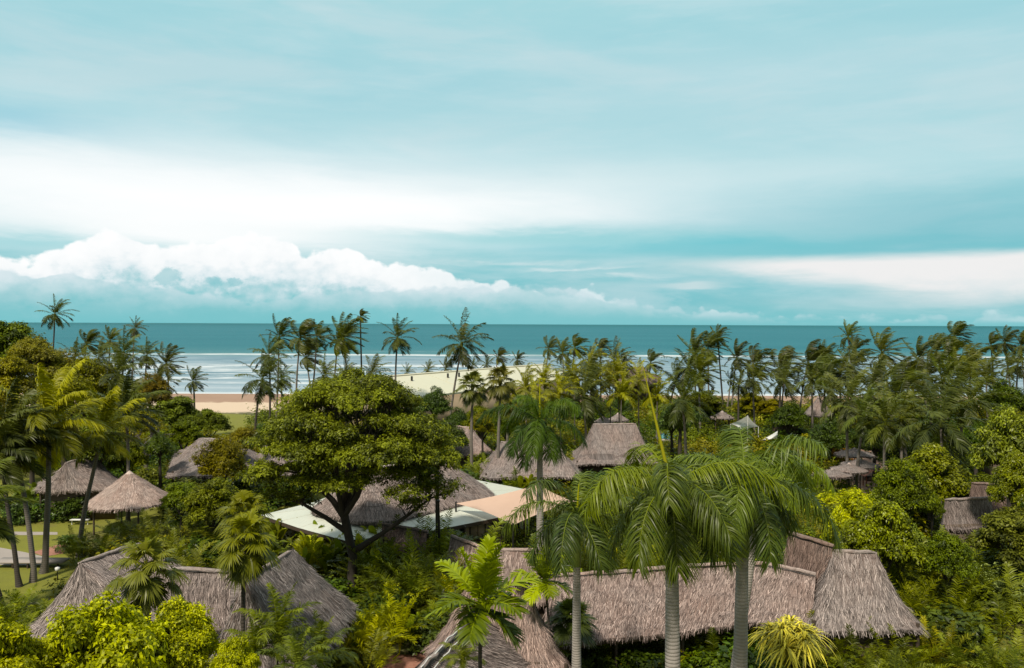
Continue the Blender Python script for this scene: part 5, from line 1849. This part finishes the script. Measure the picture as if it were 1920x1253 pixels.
for k, (hx, hy, DD, sc, lab) in enumerate([(522, 1192, 31, 0.95, 'dark arching palm clump in front of the tall sloping hut, left of the yellow palms'), (600, 1232, 31, 0.8, 'low arching palm right of the dark one before the sloping hut'),
                                  (478, 1228, 30, 0.75, 'low arching palm left of the dark one before the sloping hut'), (558, 1250, 29, 0.7, 'arching palm cut by the bottom edge under the sloping hut'),
                                  (868, 1238, 28, 0.5, 'small palm tuft at the bottom beside the porch roof')]):
    palm((hx, hy), DD, hx + 4, P_ARECA[k % 2], lab, sc, (0.06, 0.045), T_DARK, 'arching garden palms in front', 'garden_palm')


def royal(hub, D, base_px, mesh, label, scale=1.0, r=0.21, shaft=1.7, rz=0.0, spear=2.6, spear_tilt=0.05):
    top = W(hub[0], hub[1], D)
    bx = W(base_px, 1000, D).x
    base = Vector((bx, D, 0))
    t = empty('royal_palm', base, label, 'palm tree', 'royal palms in front')
    d = top - base
    k = (d.z - shaft) / d.z
    s = np.linspace(0, 1, 24)[:, None]
    m = MB()
    rr = np.interp(s[:, 0], [0, 0.1, 0.45, 1], [r * 1.35, r * 1.05, r * 1.12, r * 0.80]) * (1 + 0.012 * np.sin(s[:, 0] * 90))
    tube(m, np.array(d) * s * k, rr, 16, 0.5)
    m.build('trunk', T_ROYAL, t, smooth=True)
    m = MB()
    s = np.linspace(0, 1, 9)[:, None]
    tube(m, np.array(d) * (k + (1 - k) * s) - np.array([0, 0, 0.03]), np.interp(s[:, 0], [0, 0.12, 0.5, 1], [r * 0.84, r * 0.98, r * 0.72, r * 0.42]), 12, 0.5)
    m.build('crownshaft', T_SHAFT, t, smooth=True)
    put('crown', mesh, t, d, (0, 0, rz), scale)
    if spear:
        m = MB()
        tube(m, [d, d + Vector((spear * spear_tilt * 0.5, 0, spear * 0.5)), d + Vector((spear * spear_tilt, 0, spear))], [0.06, 0.04, 0.012], 5, 0.9)
        m.build('spear_leaf', L_COCO_Y, t)
    return t


royal((1259, 915), 22.0, 1270, P_ROYAL[2], 'tall royal palm with thick grey trunk and green crownshaft at the bottom right of centre', 0.94, 0.222, 1.95, 0.3, spear=3.4, spear_tilt=-0.24)
royal((1395, 902), 23.5, 1383, P_ROYAL[0], 'right hand tall royal palm with thick grey trunk', 1.0, 0.218, 2.2, 1.9, spear=0)
royal((1430, 888), 31.0, 1352, P_ROYAL[2], 'royal palm with bright yellow green upper fronds between the tall pair and the white tent', 0.88, 0.18, 1.4, 2.6, spear=0)
royal((1082, 965), 31.0, 1082, P_ROYAL[1], 'smaller royal palm with yellow green crownshaft left of the two tallest trunks', 1.0, 0.175, 2.0, 0.7, spear=1.2)
royal((1012, 792), 44.0, 1014, P_ROYAL[4], 'dark royal palm with drooping fronds and tall thin spear in the middle', 1.0, 0.19, 1.6, 2.2, spear=2.8, spear_tilt=0.0)

FG = 'fan palms in the foreground'
palm((275, 1062), 34, 290, P_FAN[1], 'short fan palm covering the ridge of the leftmost big hut', 0.78, (0.13, 0.11), T_DARK, FG, 'fan_palm', rz=0.5)
palm((462, 1012), 33, 458, P_FAN[0], 'slim fan palm with dark thin trunk between the two big left huts', 0.74, (0.10, 0.085), T_DARK, FG, 'fan_palm', rz=1.5)
palm((458, 962), 42, 455, P_FAN[1], 'fan palm behind the slim one, its upright fans rising above it', 0.75, (0.10, 0.085), T_DARK, FG, 'fan_palm', rz=2.5)
palm((903, 1136), 25, 905, P_FOX[0], 'bright palm with stiff broad leaflets in front of the pointed thatched roof', 1.0, (0.07, 0.06), T_DARK, 'young feather palms in front', 'feather_palm', rz=0.4)
palm((1022, 1090), 36, 1026, P_FOX[1], 'small brownish palm left of the long walkway roof', 0.85, (0.06, 0.05), T_DARK, 'young feather palms in front', 'feather_palm', rz=1.4)
palm((1072, 1160), 37, 1076, P_FAN_S[0], 'short green palm under the left end of the long walkway roof', 0.95, (0.09, 0.08), T_DARK, 'young feather palms in front', 'feather_palm', rz=2.4)


# ------------------------------------------------------------------ broadleaf trees
def tree(kind, x, ytop, D, width_px, label, v=0, name='broadleaf_tree', cat='tree', group=None, rz=None, R0=3.5, H0=8.0, base_x=None, zk=1.0):
    """top of the crown at the pixel, crown width in pixels"""
    top = W(x, ytop, D)
    t = empty(name, (top.x, D, 0), label, cat, group)
    tr, cr = T[kind][v % len(T[kind])]
    co = np.array([vv.co for vv in cr.vertices]) if cr.name not in _ext else None
    if co is not None:
        _ext[cr.name] = (float(np.abs(co[:, :2]).max()), float(np.percentile(co[:, 2], 99.8)))
    ex, ez = _ext[cr.name]
    sx = (width_px / F_PX * D / 2) / ex
    sz = top.z / ez
    a = prng.uniform(0, 6.28) if rz is None else rz
    zs = max(min(sz, sx * (1.5 if D < 60 else 1.15)), sx * 0.6)
    off = top.z - ez * zs
    if kind == 'rain':
        zs, off = sz, 0
    put('trunk', tr, t, (0, 0, off), (0, 0, a), (sx, sx, zs))
    put('crown', cr, t, (0, 0, off), (0, 0, a), (sx, sx, zs))
    if off > 0.05:
        m = MB()
        tube(m, [(0, 0, 0), (0.05, 0, off * 0.5), (0, 0, off + 0.2)], [0.34 * sx, 0.30 * sx, 0.27 * sx], 8)
        m.build('lower_trunk', T_BARK, t)
    return t


_ext = {}
def rain_tree():
    """umbrella crown of thin flat layers on heavy crooked limbs"""
    rng = np.random.default_rng(77)
    tm, cm = MB(), MB()
    tr = [(0, 0, 0), (-0.15, 0, 1.6), (-0.1, 0.1, 3.2), (-0.45, 0.1, 4.6), (-0.75, 0.0, 5.9)]
    tube(tm, tr, [0.46, 0.36, 0.33, 0.32, 0.30], 10, 0.5)
    fork = np.array(tr[-1])
    limbs = []
    for az, r, z, rad in ((0.2, 2.6, 9.6, 0.20), (1.3, 2.4, 10.2, 0.17), (2.4, 2.6, 9.4, 0.19), (3.3, 3.0, 8.8, 0.20), (4.3, 2.4, 9.8, 0.18), (5.3, 2.6, 9.0, 0.19), (0.0, 0.4, 10.4, 0.2)):
        e = np.array([r * math.cos(az), r * math.sin(az), z])
        m1 = fork + (e - fork) * 0.35 + rng.normal(0, 0.25, 3) + [0, 0, 0.2]
        m2 = fork + (e - fork) * 0.7 + rng.normal(0, 0.25, 3)
        tube(tm, [fork - [0, 0, 0.3], m1, m2, e], [rad * 1.2, rad, rad * 0.8, rad * 0.6], 7, 0.5, cap=False)
        limbs.append((e, rad * 0.6))
    # the low limb reaching right over the restaurant, thinly leaved
    low = [np.array(v, float) for v in ((-0.1, 0.1, 3.4), (0.9, -0.2, 4.0), (2.2, -0.3, 4.7), (3.8, 0.1, 5.6), (5.6, 0.2, 6.7), (7.0, 0.1, 7.1))]
    tube(tm, low, [0.26, 0.20, 0.15, 0.11, 0.07, 0.04], 7, 0.5, cap=False)
    low2 = [np.array(v, float) for v in ((-0.45, 0.1, 4.6), (-2.0, -0.3, 5.6), (-3.8, 0.0, 6.4), (-5.6, 0.2, 6.8))]
    tube(tm, low2, [0.20, 0.15, 0.10, 0.05], 7, 0.5, cap=False)
    pads = []
    R = 6.5
    for i in range(70):                                   # top dome
        q = math.sqrt((i + 0.5) / 70)
        az = i * 2.39996
        r = R * 0.95 * q
        z = 13.6 - 4.6 * q ** 2.4 + rng.normal(0, 0.35)
        pads.append((r * math.cos(az) * 1.04, r * math.sin(az), z, rng.uniform(0.85, 1.5), 0.40, 1.0))
    for i in range(46):                                   # looser under-storey layers
        az = i * 2.39996 + 1
        r = R * rng.uniform(0.45, 1.0)
        pads.append((r * math.cos(az) * 1.08, r * math.sin(az), rng.uniform(7.5, 10.3), rng.uniform(0.8, 1.5), 0.26, 0.6))
    for x0, x1, z0 in ((4.0, 7.4, 7.0), (-7.0, -3.5, 7.2)):
        for i in range(9):
            pads.append((rng.uniform(x0, x1), rng.normal(0, 1.0), z0 + rng.normal(0, 0.45), rng.uniform(0.5, 1.0), 0.3, 0.32))
    for x, y, z, rc, fl, dn in pads:
        c = np.array([x, y, z])
        if z < 7.9 and abs(x) > 2.5:
            line = low if x > 0 else low2
            e, rr = min(((p, 0.08) for p in line[2:]), key=lambda k: np.linalg.norm(k[0] - c))
        else:
            e, rr = min(limbs, key=lambda k: np.linalg.norm(k[0][:2] - c[:2]) + rng.random())
        m1 = e + (c - e) * 0.4 + rng.normal(0, 0.22, 3)
        m2 = e + (c - e) * 0.75 + rng.normal(0, 0.16, 3) - [0, 0, 0.1]
        tube(tm, [e, m1, m2, c], [rr * 0.62, rr * 0.45, rr * 0.32, 0.02], 5, 0.5, cap=False)
        for k in range(5):
            t = c + nrm(rng.normal(0, 1, 3)) * [rc, rc, rc * fl]
            tube(tm, [m2, (m2 + t) / 2 + rng.normal(0, 0.12, 3), t], [0.03, 0.02, 0.008], 3, 0.5, cap=False)
        clump(cm, rng, c, (rc, rc, rc * fl), int(150 * dn * rc), 8, 0.21, 0.5, cover=(-0.2, 1.0), tb=rng.uniform(0.25, 0.72))
    return tm.mesh('trunk', T_BARK), cm.mesh('crown', L_RAIN)


T['rain'] = [rain_tree()]
tree('rain', 664, 700, 50, 440, 'large spreading tree with flat layered crown and dark crooked trunk left of centre', name='spreading_tree', rz=0.0)
tree('leafy', 820, 802, 56, 105, 'rounded leafy tree hanging off the right side of the spreading tree', 1)
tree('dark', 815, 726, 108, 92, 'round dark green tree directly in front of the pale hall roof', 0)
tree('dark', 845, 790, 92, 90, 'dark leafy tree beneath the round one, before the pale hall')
tree('mid', 782, 775, 90, 90, 'mid green tree peeking out right of the spreading tree')
tree('olive', 905, 775, 90, 70, 'olive tree left of the dark royal palm fronds')
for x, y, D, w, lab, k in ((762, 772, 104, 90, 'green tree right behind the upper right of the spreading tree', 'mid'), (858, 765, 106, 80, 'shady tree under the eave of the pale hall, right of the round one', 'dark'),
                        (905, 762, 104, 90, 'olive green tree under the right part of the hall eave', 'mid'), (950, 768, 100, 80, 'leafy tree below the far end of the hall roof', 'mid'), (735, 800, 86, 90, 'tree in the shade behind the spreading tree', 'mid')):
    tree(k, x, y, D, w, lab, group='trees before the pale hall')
LG = 'trees of the left hillside'
for k, x, y, D, w, lab, v in [
        ('mid', 10, 604, 118, 190, 'dark topped tree reaching the horizon at the left edge', 0), ('olive', 62, 632, 108, 140, 'olive tree below the lone tall palm', 0),
        ('olive', 15, 668, 95, 150, 'yellow olive tree at the left edge under the dark topped one', 1), ('rust', 105, 655, 112, 110, 'rusty brown tree at the foot of the lone tall palm', 0),
        ('olive', 165, 672, 100, 170, 'broad yellow green tree behind the biggest left palm', 1), ('olive', 120, 705, 90, 150, 'olive tree right behind the crown of the biggest left palm', 0),
        ('rust', 285, 700, 112, 110, 'orange olive tree at the right end of the left grove', 0), ('olive', 240, 735, 95, 120, 'olive tree above the thin pale trunk', 1),
        ('bare', 275, 765, 88, 120, 'thinly leaved tree with pale bare branches left of the thin leaning palm', 0), ('mid', 330, 745, 112, 110, 'green tree just left of the thin leaning palm', 1),
        ('mid', 395, 768, 108, 90, 'low green tree right of the thin leaning palm', 0), ('olive', 60, 760, 80, 150, 'olive tree under the biggest left palm crown', 0),
        ('mid', 180, 790, 76, 130, 'green tree between the two left coconut trunks', 0), ('dark', 300, 812, 80, 75, 'round very dark tree left of the narrow thatched edge', 0),
        ('olive', 415, 822, 74, 130, 'yellowish green tree left below the spreading tree', 1), ('olive', 455, 800, 82, 90, 'olive tree at the left rim of the spreading tree', 0),
        ('mid', 345, 790, 96, 80, 'tree behind the narrow thatched roof edge', 1), ('mid', 238, 830, 78, 90, 'green tree behind the pavilion', 0), ('olive', -20, 740, 85, 120, 'olive tree cut by the left edge', 1)]:
    tree(k, x, y, D, w, lab, v, group=LG)
tree('lime', 180, 1128, 26, 420, 'bright lime green leafy tree filling the lower left corner', 0, rz=1.0)
tree('lime', -10, 1160, 24, 240, 'lime green leafy tree cut by the lower left corner', 1, rz=2.0)
tree('lime', 335, 1128, 29, 190, 'lime green branchy tree top at the right end of the lower left corner', 1, rz=0.2)
tree('lime', 440, 1196, 28.5, 120, 'small lime leaved tree top beside the slim fan palm trunk', 0, rz=3.0)
tree('mid', 398, 898, 60, 140, 'dark leafy tree between the pavilion and the restaurant', 0)
tree('mid', 340, 905, 62, 90, 'leafy tree just right of the pavilion', 1)
RG = 'leafy trees on the right'
for k, x, y, D, w, lab, v in [
        ('leafy', 1895, 765, 56, 150, 'bright leafy tree at the right edge below the palms', 0), ('dark', 1885, 712, 92, 110, 'dark round tree above the bright right edge tree', 0),
        ('leafy', 1745, 835, 66, 190, 'wide leafy tree with dark gaps left of the small grey thatched roof', 1), ('mid', 1690, 862, 56, 130, 'green leafy tree right of the terrace', 0),
        ('lime', 1610, 925, 50, 150, 'lime leaved low tree in front of the terrace', 1), ('leafy', 1660, 940, 47, 150, 'leafy tree left of the half hidden thatched roof', 0),
        ('mid', 1905, 955, 50, 190, 'dark green tree at the right edge below the half hidden roof', 1), ('leafy', 1905, 850, 52, 120, 'leafy tree below the bright right edge tree', 1),
        ('leafy', 1610, 980, 47, 110, 'low yellow green tree behind the steep hut', 0),
        ('mid', 1690, 975, 49, 110, 'leafy tree behind the steep hut to the right', 1), ('mid', 1748, 928, 57, 50, 'shadowy tree at the left end of the half hidden right roof', 1),
        ('mid', 1780, 1000, 46, 110, 'green tree under the half hidden right roof', 0)]:
    tree(k, x, y, D, w, lab, v, group=RG)
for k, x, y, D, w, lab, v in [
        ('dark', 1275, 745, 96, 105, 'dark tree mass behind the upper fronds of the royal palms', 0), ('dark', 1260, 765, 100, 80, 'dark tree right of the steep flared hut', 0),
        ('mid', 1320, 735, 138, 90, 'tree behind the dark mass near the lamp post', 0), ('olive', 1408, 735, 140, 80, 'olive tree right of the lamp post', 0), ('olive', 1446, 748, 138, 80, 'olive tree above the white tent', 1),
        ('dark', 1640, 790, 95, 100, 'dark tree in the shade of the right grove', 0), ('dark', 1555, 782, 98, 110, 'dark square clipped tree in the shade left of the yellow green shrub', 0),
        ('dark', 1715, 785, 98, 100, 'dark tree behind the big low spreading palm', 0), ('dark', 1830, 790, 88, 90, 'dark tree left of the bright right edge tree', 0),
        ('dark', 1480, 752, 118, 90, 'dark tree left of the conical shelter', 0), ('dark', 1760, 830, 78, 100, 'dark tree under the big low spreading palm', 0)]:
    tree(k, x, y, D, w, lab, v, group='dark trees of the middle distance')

# ------------------------------------------------------------------ shrubs, named by what they stand beside
LAND = [
    ('the freestanding pavilion', 243, 925), ('the leftmost big hut', 150, 1090), ('the connecting thatched roof', 360, 1110), ('the tall sloping hut', 560, 1110), ('the trunk of the spreading tree', 650, 960),
    ('the restaurant roof', 740, 930), ('the small brown thatched roof', 755, 1010), ('the peach shade sail', 950, 945), ('the pointed thatched roof', 875, 1130), ('the brick path', 760, 1230),
    ('the dark royal palm', 1012, 860), ('the smaller royal palm', 1082, 1060), ('the long walkway roof', 1200, 1130), ('the left tall royal palm trunk', 1270, 1160), ('the right tall royal palm trunk', 1385, 1160),
    ('the steep hut at the walkway end', 1620, 1100), ('the terrace sunshades', 1600, 865), ('the half hidden right roof', 1815, 960), ('the little lawn at lower right', 1870, 1195), ('the steep flared hut', 1150, 825),
    ('the white tent', 1400, 790), ('the shaded sunshade', 1708, 805), ('the grey gazebo', 1354, 775), ('the thin leaning palm', 362, 780), ('the left lawn path', 60, 1045),
    ('the conical shelter', 1535, 760), ('the left coconut trunks', 80, 950), ('the bright right edge tree', 1890, 800), ('the silvery shrub', 1835, 1060),
]
_used = {}
ORD = ['', 'second ', 'third ', 'fourth ', 'fifth ', 'sixth ', 'seventh ', 'eighth ', 'ninth ', 'tenth ']


def shrub(kind, x, ytop, h, s=1.0, label=None, D=None):
    desc, meshes, h0, cat = S[kind]
    p = W(x, ytop, D) if D else G(x, ytop, h)
    if D:
        p = W(x, ytop, D)
        h = p.z
    yc = ytop + 0.5 * h * F_PX / p.y
    if label is None:
        best = sorted(LAND, key=lambda q: (q[1] - x) ** 2 + (q[2] - yc) ** 2)[0]
        dx, dy = x - best[1], yc - best[2]
        if abs(dx) > abs(dy) * 1.2:
            rel = 'right of' if dx > 0 else 'left of'
        else:
            rel = 'in front of' if dy > 0 else 'behind'
        key = desc + rel + best[0]
        k = _used.get(key, 0)
        _used[key] = k + 1
        ds = ORD[min(k, 9)] + desc
        label = '%s %s %s' % (ds, rel, best[0])
        _ = len(label.split()) > 16 and print('LONG', label)
    t = empty({'palm clump': 'clump_palm', 'plant': 'paddle_leaf_plant', 'cycad': 'cycad', 'pandanus': 'pandanus'}.get(cat, 'shrub'), (p.x, p.y, 0), label, cat,
              {'palm clump': 'palm clumps in the garden', 'shrub': 'shrubs in the garden', 'plant': 'paddle leaved plants'}.get(cat))
    me = meshes[prng.randrange(len(meshes))]
    sz = h / h0
    put('foliage', me, t, None, (0, 0, prng.uniform(0, 6.28)), (sz * s, sz * s, sz))
    return t


SHR = {
    'areca': [(520, 1135, 3.2), (470, 1170, 2.8), (560, 1180, 2.6), (640, 1185, 2.6), (800, 1006, 4), (850, 1000, 4), (765, 1055, 3.5), (830, 1075, 3.5), (875, 1120, 2.8), (735, 1020, 3.6), (700, 1060, 3), (740, 1010, 4),
              (820, 1040, 4), (1060, 1165, 3.2), (1130, 1165, 2.6), (1020, 1040, 3.6), (1090, 1030, 4), (1215, 1010, 4.4), (1440, 1085, 3.5), (1490, 1085, 3.6), (1525, 1105, 3.2), (1460, 1140, 3), (1560, 1190, 2.8),
              (1620, 1182, 2.7), (1680, 1175, 2.8), (1740, 1170, 3), (1590, 1215, 2.6), (1655, 1215, 2.6), (1790, 1190, 2.6), (1850, 1215, 2.2), (1900, 1218, 2.2), (1715, 1210, 2.6), (1650, 985, 4), (1690, 1005, 4), (1725, 1035, 4),
              (1750, 1095, 3.6), (1715, 1090, 3.5), (1800, 1110, 3.4), (1900, 1062, 4), (1860, 1096, 2.2), (1912, 1098, 2.2), (1830, 1030, 3.6), (150, 1002, 2.2), (215, 985, 2.6), (262, 985, 2.8), (310, 975, 3), (352, 965, 3.2), (392, 965, 3.4), (330, 1015, 2.8), (385, 1025, 3), (240, 1015, 2.3),
              (20, 1105, 2.6), (65, 1125, 2.2), (430, 975, 3.2), (20, 1150, 2.5), (560, 1010, 3.2), (1245, 775, 4), (1240, 1040, 3.6), (1160, 1020, 4.2), (1300, 1030, 4), (945, 870, 3.6), (900, 868, 3.6), (965, 890, 3.2), (1555, 1000, 3.4), (1340, 1180, 2.5),
              (1440, 1190, 2.4), (1010, 1225, 2.2), (560, 1235, 2.4)],
    'areca_yellow': [(700, 1125, 3.2), (735, 1112, 2.8), (655, 1150, 2.8), (1130, 1020, 4), (1190, 1030, 3.6), (1170, 1045, 3.2), (600, 1195, 2.4), (1770, 1180, 2.6), (870, 1062, 3.2)],
    'banana': [(542, 968, 3.4), (615, 985, 3.4), (60, 905, 3), (112, 898, 3.2), (150, 905, 2.8), (690, 985, 3.6), (640, 1015, 3), (1700, 985, 4), (1630, 1000, 3.5), (470, 1000, 3), (780, 1150, 2), (1590, 960, 3.6), (930, 865, 3.4), (590, 1020, 3.2), (30, 915, 2.8)],
    'banana_lime': [(570, 1005, 3.4), (668, 1008, 3.8), (1690, 960, 3.6), (1000, 890, 3.2), (1760, 1060, 3)],
    'dark': [(90, 925, 2.4), (30, 935, 2.2), (140, 925, 2.4), (190, 905, 2.6), (450, 880, 3.4), (500, 885, 3.4), (545, 882, 3.2), (960, 860, 4), (905, 905, 3.4), (1430, 1150, 3), (1400, 1200, 2.6), (1100, 1200, 2.4), (1330, 760, 4), (1395, 800, 2.4), (1440, 800, 2.4),
             (1500, 800, 2.6), (1550, 800, 3), (1590, 800, 3), (1660, 820, 3), (1690, 830, 2.6), (1330, 1210, 2.4), (1780, 1130, 3.2), (620, 1080, 2.4), (720, 1110, 2.6), (820, 1140, 2.4), (1210, 1215, 2.2), (1160, 765, 4), (1075, 765, 4),
             (350, 920, 3.2), (860, 870, 4), (1240, 870, 3.6), (1120, 880, 3.6), (390, 1000, 2.6), (130, 1000, 1.4), (1730, 820, 3), (1780, 860, 3), (1460, 775, 3.2), (1380, 770, 3)],
    'mid': [(350, 885, 3.8), (620, 1215, 2.0), (1885, 1112, 1.5), (1800, 1128, 1.9), (1890, 1030, 3.4), (1910, 1010, 3.8), (1860, 1045, 3), (1800, 1060, 3.6), (900, 845, 4), (1180, 870, 3.4), (1590, 930, 3.4), (1640, 935, 3.4), (1700, 930, 3.4), (1870, 1000, 4), (1760, 1010, 3.6), (1515, 790, 3), (400, 860, 3),
            (480, 860, 3.4), (1260, 860, 3.4), (850, 1190, 1.6), (1740, 870, 3), (270, 870, 3), (160, 870, 3), (1050, 870, 3.2), (1840, 880, 3.4), (1290, 850, 3)],
    'olive': [(390, 810, 4), (432, 815, 4), (475, 830, 4), (352, 850, 3.4), (442, 850, 3.4), (1395, 750, 4.5), (1430, 752, 4.5), (1060, 855, 3.2), (1420, 815, 3), (970, 775, 4), (1060, 780, 3.6), (410, 880, 3), (1620, 770, 4), (1490, 830, 3), (1440, 850, 3), (1090, 790, 3.2), (1730, 900, 3)],
    'lime': [(1590, 905, 3.2), (1650, 915, 3.4), (1700, 880, 3.4), (1760, 835, 4), (400, 1195, 2.2), (440, 1185, 2.4), (490, 1240, 2), (1560, 915, 3), (1790, 900, 3.2)],
    'glow': [(1185, 845, 3.8), (1520, 810, 2.6), (1210, 862, 3)],
    'silver': [(1835, 1030, 3.6, 1.5), (1885, 1050, 3.0, 1.3), (1610, 1195, 1.2)],
    'cycad': [(1118, 752, 4.2, 1.0), (1165, 748, 4.2, 1.0), (1120, 1215, 1.7), (1165, 1212, 1.6), (1000, 1200, 1.6)],
}
for kind, L in SHR.items():
    for q in L:
        shrub(kind, q[0], q[1], q[2], q[3] if len(q) > 3 else {'areca': 1.05, 'dark': 1.25, 'mid': 1.25, 'olive': 1.25, 'lime': 1.2}.get(kind, 1.0))
def pandanus_tree():
    p = W(1482, 1216, 30)
    t = empty('pandanus', (p.x, 30, 0), 'yellow striped pandanus bush at the bottom edge right of the tall royal trunks', 'pandanus')
    m = MB()
    tube(m, [(0.2, 0, 0), (0.1, 0, p.z * 0.5), (0, 0, p.z)], [0.11, 0.09, 0.08], 8)
    m.build('trunk', T_DARK, t, smooth=True)
    put('crown', S['pandanus'][1][0], t, (0, 0, p.z - 0.9), (0, 0, 0.6), (1.15, 1.15, 1.15))


pandanus_tree()
shrub('pandanus', 1420, 752, 4.6, 1.0, 'olive yellow spiky bush on the shore behind the white tent')
S['gold'] = ('orange croton', [bush(130, L_GOLD, size=0.26, aspect=0.35, twigs=300)], 2.0, 'shrub')
shrub('gold', 1572, 830, 3.2, 1.0, 'bright orange croton shrub beside the terrace sunshades')
shrub('gold', 1062, 872, 2.2, 0.6, 'small orange croton plant right of the dark royal palm trunk')
shrub('gold', 1783, 1062, 2.2, 0.6, 'yellow orange croton leaves beside the silvery shrub')


# ------------------------------------------------------------------ undergrowth: one sheet of mixed low foliage
def inside(px, py, poly):
    c = False
    n = len(poly)
    j = n - 1
    for i in range(n):
        if (poly[i][1] > py) != (poly[j][1] > py) and px < (poly[j][0] - poly[i][0]) * (py - poly[i][1]) / (poly[j][1] - poly[i][1]) + poly[i][0]:
            c = not c
        j = i
    return c


def undergrowth():
    rng = np.random.default_rng(99)
    mats = {'a': L_MID, 'b': L_DARK, 'c': L_OLIVE}
    ms = {k: MB() for k in mats}
    y = 33.0
    while y < 172:
        w = y * 0.72 + 4
        sp = 0.9 + y * 0.014
        xs = np.arange(-w, w, sp)
        for x in xs:
            xx, yy = x + rng.normal(0, sp * 0.4), y + rng.normal(0, sp * 0.4)
            h = rng.uniform(0.5, 1.5) * (1 + y / 160)
            a = px_of((xx, yy, 0))
            b = px_of((xx, yy, h))
            if any(inside(a[0], a[1], q) or inside(b[0], b[1], q) for q in CLEAR):
                continue
            if yy > 150 and xx < -5:
                continue
            nz = math.sin(xx * 0.21 + 1.3) + math.sin(yy * 0.17 + xx * 0.1) + rng.normal(0, 0.6)
            k = 'b' if nz < -1.0 else ('c' if nz > 0.9 else 'a')
            size = 0.13 + yy * 0.0026
            R = sp * rng.uniform(0.6, 1.0)
            clump(ms[k], rng, (xx, yy, h * 0.45), (R, R, h * 0.6), int(20 + 14 * min(1.5, R)), 5, size * rng.uniform(0.8, 1.3), rng.choice([0.3, 0.5, 0.6]), cover=(-0.2, 1.0), tb=rng.uniform(0.3, 0.65))
        y += sp * 0.9
    for k, lab in (('a', 'mid green'), ('b', 'dark green'), ('c', 'olive')):
        o = ms[k].build('undergrowth', mats[k])
        tag(o, lab + ' low mixed garden undergrowth covering the ground', 'undergrowth', None, 'stuff')


undergrowth()
bpy.context.view_layer.update()
